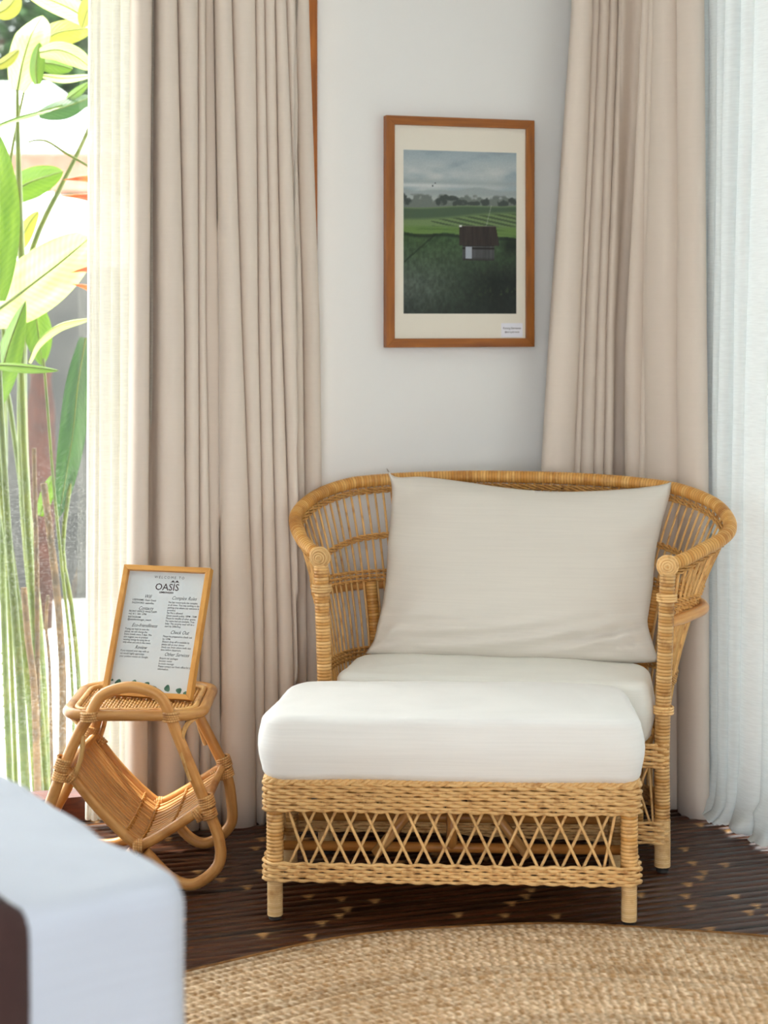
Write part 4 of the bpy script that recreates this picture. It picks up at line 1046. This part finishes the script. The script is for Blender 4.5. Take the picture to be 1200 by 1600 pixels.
wc = np.zeros_like(img); wc[:] = (72, 72, 74); wc = wc * (.7 + .6 * fbm(U * 1.0, V * .3, 60, 6, 120))[..., None]; wc = blend(wc, (26, 24, 22), ((V < .585) | (np.abs(V - .598) < .006)) * 1.0); wc = blend(wc, (40, 36, 34), sm(V, .65, .675))
img = np.where(walls[..., None], wc, img)
door = (U > .546) & (U < .598) & (V > .588) & (V < .658); img[door] = (156, 162, 172)
roof = (V > .457) & (V < .578) & (U > .487 + .0 * V) & (U < .815 + (V - .457) * .28)
rc = np.zeros_like(img); rc[:] = (46, 38, 34); rc = rc * (.65 + .7 * fbm(U, V * .5, 50, 12, 140))[..., None]; img = np.where(roof[..., None], rc, img)
img = np.where((roof & (V < .462))[..., None], np.array([92, 84, 78.]), img); img[(U > .487) & (U < .512) & (V > .455) & (V < .465)] = (206, 206, 200)
img = blend(img, (196, 200, 190), (np.abs(U - .775 + (V - .33) * .36) < .004) * (V > .33) * (V < .46) * .35)
for bx_, bz_ in ((.255, .217), (.278, .200)): img[(np.abs(U - bx_) < .005) & (np.abs(V - bz_) < .005)] = (70, 76, 80)
img = np.clip(img * (1 + (rng.random(U.shape)[..., None] - .5) * .05), 0, 255)
xs = PWI * (fxa + (fxb - fxa) * U); zs = PHI * (1 - (fza + (fzb - fza) * V))
mb = MB(); mb.grid(np.stack([xs, np.full_like(xs, 0.0076), zs], -1)[::-1])
pm = bpy.data.materials.new('landscape_print'); pm.use_nodes = True
b_ = pm.node_tree.nodes['Principled BSDF']; b_.inputs['Roughness'].default_value = 0.3; b_.inputs['Specular IOR Level'].default_value = 0.3
an = pm.node_tree.nodes.new('ShaderNodeAttribute'); an.attribute_name = 'print'; pm.node_tree.links.new(an.outputs['Color'], b_.inputs['Base Color'])
pr_o = mb.obj('landscape_print', pm, pic, False, label='photo print of thatched hut in green rice fields')
at_ = pr_o.data.color_attributes.new('print', 'FLOAT_COLOR', 'POINT')
colr = np.c_[lin(img[::-1].reshape(-1, 3)), np.ones(GW * GH)].astype(np.float32); at_.data.foreach_set('color', colr.ravel())
cxa, cxb = (780 - 600.5) / 231 * PWI, (814 - 600.5) / 231 * PWI; cza, czb = PHI * (1 - (505 - 181) / 362), PHI * (1 - (527.5 - 181) / 362)
card = panel(pic, 'label_card', M['card'], ident, cxa, czb, cxb, cza, 0.0072, 0.0008)
text(card, 'Koming Darmawan', (PI / 2, 0, 0), ((cxa + cxb) / 2, 0.0070, cza - (cza - czb) * .36), 0.0080, M['ink_dark'], 'CENTER', sx=0.82, bold=.00008)
text(card, '@koming.darmawan', (PI / 2, 0, 0), ((cxa + cxb) / 2, 0.0070, cza - (cza - czb) * .63), 0.0062, M['ink_dark'], 'CENTER', sx=0.82, bold=.00008)

# ================================================================== GARDEN OUTSIDE THE LEFT WINDOW
def gr(r, g, b, k=0.5):
    c = rgb(r, g, b); return (c[0] * k, c[1] * k, c[2] * k, 1.0)
M['lf_lime'] = m_leaf('lime_leaf', gr(96, 140, 24), gr(148, 184, 56), 0.5)
M['lf_sunlit_pale'] = m_leaf('sunlit_pale_leaf', rgb(180, 196, 96), rgb(214, 224, 150), 0.5)  # leaves whitened by sun: the sunlight is put into the colour
M['lf_deep'] = m_leaf('deep_green_leaf', gr(56, 100, 50), gr(90, 134, 66), 0.4)
M['lf_yellow'] = m_leaf('yellowing_leaf', gr(176, 178, 50), gr(206, 200, 90), 0.5)
M['stem'] = m_plain('green_stalk', gr(134, 146, 48), 0.45, 14, gr(104, 124, 40))
M['stem_deep'] = m_plain('deep_green_stalk', gr(92, 110, 42), 0.45, 14, gr(118, 134, 58))
M['dry'] = m_plain('dry_stalk', gr(160, 128, 90), 0.8, 20, gr(116, 98, 78), 60, .4)
M['bract'] = m_plain('orange_bract', rgb(190, 70, 12), 0.4, 14, rgb(206, 110, 30))
M['gwall'] = m_plain('garden_wall_render', gr(72, 72, 70), 0.85, 3, gr(92, 90, 86), 30, .3)
M['gwhite'] = m_plain('white_render', rgb(240, 240, 238), 0.8)
M['gtile'] = m_plain('clay_roof_tile', gr(176, 116, 92), 0.8, 9, gr(196, 144, 120))
M['paving'] = m_plain('pale_paving', rgb(214, 212, 204), 0.85, 4, rgb(196, 194, 186))
M['tree_leaf'] = m_leaf('tree_leaf', gr(58, 98, 48), gr(104, 142, 84), 0.35)
M['bark'] = m_plain('bark', rgb(92, 74, 58), 0.9)
M['pot'] = m_plain('terracotta', gr(92, 54, 42), 0.8, 12, gr(70, 44, 36))
slab('paving', [(-8, 16), (-8, W1C + W1M * -8 + .2), (K.x + .3, K.y + .4), (4, 5.5), (6, 16)], -0.42, -0.32, M['paving'], kind='structure', label='pale paved yard outside the window')
slab('terrace', [(E.x + .15, E.y + .3), (E.x + 4, E.y), (E.x + 4, -6), (-7, -6), (-7, 2), (XL - .16, 2.6), (XL - .16, YB - .16), (E.x + .15, YB - .16)], -0.14, -0.05, M['paving'], kind='structure', label='pale terrace around the room')

def leaf(parent, pts, wpx, mat, Y, fold=0.25, tilt_=0.4, sharp=0.75, base=0.25, name='leaf', flip=1):
    """pts: midrib as picture columns/rows at distance Y (+ offset); wpx: half width in those units"""
    C3 = [PX(p[0], p[1], Y + (p[2] if len(p) > 2 else 0)) for p in pts]
    sp = spline(C3, 22); n = len(sp); wm = wpx / F * Y
    G = []; UV = []
    L = np.concatenate([[0], np.cumsum(np.linalg.norm(np.diff(sp, axis=0), axis=1))]); Lt = L[-1]
    for i in range(n):
        t = L[i] / Lt
        T = sp[min(n - 1, i + 1)] - sp[max(0, i - 1)]; T /= np.linalg.norm(T)
        side = np.cross(T, [0, 1.0, 0]); side /= max(1e-6, np.linalg.norm(side)); side = side * math.cos(tilt_) + np.array([0, 1, 0]) * math.sin(tilt_) * flip
        up = np.cross(side, T)
        w_ = wm * (math.sin(PI * min(1, (t * (1 - base * .3) + base * .3))) ** sharp if t < 1 else 0) if base < 1 else wm
        row = []; ru = []
        for j in range(9):
            h = -1 + j / 4
            row.append(sp[i] + side * h * w_ + up * (abs(h) * fold * w_ + 0.02 * w_ * math.sin(9 * t + 3 * h))); ru.append((L[i], 0.5 + h / 2))
        G.append(row); UV.append(ru)
    mb = MB(); mb.grid(np.array(G), np.array(UV)); 
    rib = [sp[i] + np.array([0, -0.0008, 0]) for i in range(n)]
    o = mb.obj(name, mat, parent)
    r2 = MB(); r2.tube(rib, np.linspace(0.05 * wm, 0.012 * wm, n) + 0.0008, 5); r2.obj('midrib', M['stem'], o)
    return o
def stalk(parent, pts, wpx, Y, mat, name='stalk', w1=None):
    C3 = [PX(p[0], p[1], Y + (p[2] if len(p) > 2 else 0)) for p in pts]
    mb = MB(); sp = spline(C3, 18); mb.tube(sp, np.linspace(wpx, w1 if w1 else wpx, 18) / 2 / F * Y, 9); return mb.obj(name, mat, parent)
LI, PA, DE, YE = M['lf_lime'], M['lf_sunlit_pale'], M['lf_deep'], M['lf_yellow']
def plant(label): return empty('heliconia_plant', (0, 0, 0), 0, label=label, category='plant', group='heliconia clump outside the window')
GZ = 1262   # stalks end at the yard
A = plant('heliconia with the broad sunlit pale leaf slanting across the glass')
leaf(A, [(-14, 492, .10), (40, 452, .03), (92, 412, 0), (142, 370, .05)], 50, PA, 5.0, .10, .25, .42)
stalk(A, [(-14, 492, .1), (-5, 700, .05), (20, 900), (48, 1090), (66, 1345)], 9, 5.0, M['stem'], w1=20)
leaf(A, [(52, 470), (60, 520), (66, 572)], 22, LI, 5.1, .2, .3, .7)
leaf(A, [(-8, 640, .05), (8, 560), (28, 500), (40, 470)], 26, LI, 4.96, .3, .5, .8)
Bp_ = plant('heliconia with the big upright lime leaf at the picture edge')
leaf(Bp_, [(-6, 470, 0), (-4, 380), (-6, 290), (-14, 196, .05)], 38, LI, 4.85, .12, .35, .6)
stalk(Bp_, [(-6, 470), (2, 650), (14, 850), (30, 1050), (46, 1345)], 7, 4.85, M['stem_deep'], w1=16)
leaf(Bp_, [(-20, 570), (20, 571), (60, 575), (92, 579)], 13, LI, 4.75, .3, 1.0, .7)
D_ = plant('heliconia with glossy leaf drooping beside the sheer curtain')
leaf(D_, [(134, 528, 0), (122, 600), (112, 690), (92, 810, .05)], 21, DE, 4.95, .2, .25, .55)
stalk(D_, [(134, 528, .01), (118, 700, .03), (98, 850, .05), (112, 950, .05), (124, 1080, .05), (134, 1345, .05)], 6, 4.95, M['stem'], w1=9)
leaf(D_, [(44, 566), (58, 535), (92, 508), (142, 497)], 11, PA, 4.9, .5, .9, .5)
stalk(D_, [(68, 560), (76, 660), (84, 760), (98, 900), (112, 1050), (120, 1345)], 4, 4.92, M['stem'], w1=6)
Ep = plant('tall heliconia whose sunlit pale torn leaves fill the top of the window')
leaf(Ep, [(27, 142, 0), (36, 95), (50, 52), (66, 24, .1)], 30, PA, 5.15, .25, .2, .6)
leaf(Ep, [(58, 132), (56, 110), (58, 86), (62, 66)], 13, LI, 5.05, .3, .2, .6)
leaf(Ep, [(60, 98), (84, 100), (114, 108)], 17, LI, 5.1, .2, .5, .6)
leaf(Ep, [(62, 82), (90, 78), (118, 88), (144, 108)], 18, PA, 5.0, .2, .35, .55)
leaf(Ep, [(58, 78, .06), (88, 52, .08), (144, 44, .1)], 24, YE, 5.2, .2, .35, .5)
leaf(Ep, [(66, 118), (100, 122), (146, 118)], 12, PA, 5.08, .15, .9, .6)
leaf(Ep, [(150, 40), (110, 14), (64, -6), (30, -20)], 20, PA, 5.1, .2, .4, .6)
leaf(Ep, [(-6, 22), (12, 12), (30, -10)], 18, YE, 5.2, .25, .3, .6)
leaf(Ep, [(150, -10), (138, 14), (128, 44)], 14, YE, 5.0, .25, .3, .6)
leaf(Ep, [(-10, 104, 0), (8, 96), (30, 78)], 10, YE, 5.1, .25, .3, .6)
stalk(Ep, [(27, 140), (28, 220), (31, 340), (36, 480), (34, 620), (40, 800), (62, 1040), (72, 1345)], 5.5, 5.12, M['stem'], w1=24)
stalk(Ep, [(40, 132), (30, 178), (18, 240), (12, 300), (8, 420), (6, 700), (30, 1345)], 4, 5.2, M['stem'], w1=8)
F_ = plant('heliconia with a dark leaf on a long slanting stalk at the upper right')
leaf(F_, [(60, 178), (92, 170), (122, 160), (146, 150)], 19, DE, 5.3, .25, .4, .7)
leaf(F_, [(100, 158, .03), (122, 142), (140, 128)], 9, LI, 5.3, .2, .4, .7)
leaf(F_, [(-16, 200, 0), (24, 184), (60, 174), (98, 164)], 9, LI, 5.0, .5, 1.1, .45)
stalk(F_, [(146, 185), (122, 238), (88, 305), (58, 368), (40, 440), (34, 600), (48, 900), (80, 1345)], 6.5, 5.06, M['stem'], w1=12)
stalk(F_, [(44, 222), (58, 219), (76, 222), (104, 240), (146, 264)], 3.0, 5.0, M['stem'], w1=5)
G_ = plant('heliconia with a short heart shaped leaf in front of the roof')
leaf(G_, [(8, 312, 0), (40, 288), (72, 276), (99, 268)], 26, LI, 5.35, .2, .25, .6)
leaf(G_, [(20, 400), (44, 352), (60, 330)], 14, YE, 5.4, .2, .3, .6)
leaf(G_, [(62, 806), (70, 778), (82, 742)], 12, LI, 5.1, .3, .3, .6)
stalk(G_, [(8, 312), (6, 500), (8, 700), (4, 900), (20, 1345)], 5, 5.35, M['stem_deep'], w1=12)
stalk(G_, [(40, 812), (16, 640), (9, 610)], 8, 5.3, M['stem_deep'])
for i, (pts, wd, Yd, lb) in enumerate((([(53, 700), (55, 800), (58, 950), (60, 1345)], 7, 5.02, 'tall dry stub among the green stalks'),
        ([(68, 755), (80, 850), (92, 960), (98, 1090), (94, 1345)], 11, 4.98, 'thick grey dry stalk leaning behind the side table'),
        ([(37, 918), (44, 1000), (54, 1090), (62, 1345)], 10, 4.8, 'short brown cut stalk standing before the green stems'),
        ([(75, 930), (72, 980), (78, 1060), (84, 1345)], 5, 4.95, 'thin grey dried stem with a hooked tip'))):
    o = stalk(None, pts, wd, Yd, M['dry'], 'dry_stalk', w1=wd * 1.2); o['label'] = lb; o['category'] = 'dry stalk'
fl = empty('heliconia_flower', (0, 0, 0), 0, label='hanging orange heliconia flower beside the sheer curtain', category='flower')
stalk(fl, [(148, 230), (142, 300), (146, 380), (142, 470)], 3.5, 4.9, M['stem'])
for (x0_, y0_, x1_, y1_, w_) in ((144, 279, 98, 281, 9), (144, 309, 96, 306, 9), (144, 420, 111, 426, 8), (144, 452, 113, 444, 8), (146, 350, 160, 338, 9), (146, 392, 165, 382, 8)):
    mb = MB(); sp = spline([PX(x0_, y0_, 4.9), PX((x0_ + x1_) / 2, (y0_ + y1_) / 2 - 1, 4.88), PX(x1_, y1_, 4.88)], 12)
    mb.tube(sp, np.linspace(w_ * 1.5, 0.4, 12) / 2 / F * 4.9, 8, flat=.7); mb.obj('bract', M['bract'], fl)
# feathery palm low at the left
pm_ = empty('small_palm', (0, 0, 0), 0, label='small feathery palm low behind the stalks', category='plant')
for k in range(9):
    y0_ = 1010 + k * 17; x1_ = 20 + (k * 37) % 34
    mb = MB(); sp = spline([PX(-30, y0_ + 60, 6.2), PX(0, y0_ + 12, 6.2), PX(x1_, y0_ - 4, 6.15), PX(x1_ + 14, y0_ + 6, 6.1)], 14)
    mb.tube(sp, np.linspace(4.5, .8, 14) / 2 / F * 6.2, 6, flat=.4); mb.obj('frond', M['lf_lime'], pm_)
# garden wall, neighbour's roof and white building, trees
gw = slab('garden_wall', [(-4.2, 9.3), (-0.6, 9.9), (-0.6, 10.1), (-4.2, 9.5)], -0.34, 1.55, M['gwall']); gw['label'] = 'dark grey rendered garden wall behind the plants'; gw['category'] = 'garden wall'
pot = MB(); pot.grid(np.array([[(PX(64, 560, 8.8).x + r * math.cos(q), 8.8 + r * math.sin(q), z) for q in np.linspace(0, 2 * PI, 25)[:-1]] for r, z in ((.01, -.32), (.06, -.32), (.075, .5), (.07, .8), (.05, .95), (.06, 1.0), (.045, 1.0), (.01, .7))]), closev=True)
po = pot.obj('clay_jar', M['pot']); po['label'] = 'reddish brown clay jar before the grey garden wall'; po['category'] = 'jar'
nb = empty('neighbour_house', (0, 0, 0), 0, label='white neighbouring building with red tiled roof edge behind the plants', category='building')
YN = 13.0
def wallblk(x0, y0, x1, y1, Y0, Y1, name, mat):
    a = PX(x0, y1, Y0); b = PX(x1, y0, Y0); mb = MB(); mb.box((a.x, Y0, a.z), (b.x, Y1, b.z)); return mb.obj(name, mat, nb, False)
wallblk(-260, 128, 76, 236, YN, YN + 2, 'white_wall', M['gwhite'])
wallblk(76, 204, 100, 236, YN, YN + 1.5, 'white_wall', M['gwhite'])
wallblk(-260, 232, 320, 240, YN - .7, YN + .5, 'white_coping', M['gwhite'])
wallblk(-260, 306, 320, 560, YN - .2, YN + .5, 'lower_wall', M['gwhite'])
for k in range(58):
    x = -100 + k * 6.6
    a = PX(x, 240, YN - .75); b = PX(x, 300, YN - 1.15)
    mb = MB(); mb.tube([a, b], 0.0145, 6); mb.obj('roof_tile', M['gtile'], nb)
mb = MB(); a = PX(-110, 242, YN - .7); b = PX(300, 242, YN - .7); c_ = PX(-110, 300, YN - 1.1); e_ = PX(300, 300, YN - 1.1)
mb.add([a, b, (b.x, e_.y, e_.z), (a.x, c_.y, c_.z)], [(0, 1, 2, 3)]); mb.obj('roof_bed', M['gtile'], nb, False)
def tree(label, x, y, Y, rx, ry, nl, seed):
    root = empty('garden_tree', (0, 0, 0), 0, label=label, category='tree', group='trees beyond the neighbouring house')
    r2 = random.Random(seed); c = PX(x, y, Y); mb = MB()
    for k in range(nl):
        while True:
            q = Vector((r2.uniform(-1, 1), r2.uniform(-1, 1), r2.uniform(-1, 1)))
            if q.length < 1: break
        p = c + Vector((q.x * rx, q.y * rx, q.z * ry)); d = Vector((r2.gauss(0, 1), r2.gauss(0, 1), r2.gauss(0, .6))).normalized(); s_ = r2.uniform(.10, .2)
        e = d.cross(Vector((0, 0, 1))); e = e.normalized() * s_ * .38 if e.length > .01 else Vector((s_, 0, 0))
        mb.add([p - d * s_, p + e, p + d * s_, p - e], [(0, 1, 2, 3)], [(0, .5), (.1, 1), (.2, .5), (.1, 0)])
    mb.obj('crown', M['tree_leaf'], root, False, kind='stuff')
    mb = MB(); mb.tube([(c.x, c.y, -.32), (c.x + .1, c.y, c.z * .5), (c.x, c.y, c.z)], [.16, .12, .08], 8); mb.obj('trunk', M['bark'], root)
tree('dark green tree seen right of the white building', 130, 170, 17, 1.0, 1.1, 1500, 1)
tree('dark green tree rising above the white building roof', 10, 60, 17.5, 1.3, 0.9, 1500, 2)
tree('leafy tree whose crown shows at the top of the window', 95, -20, 19, 1.6, 0.9, 1500, 3)
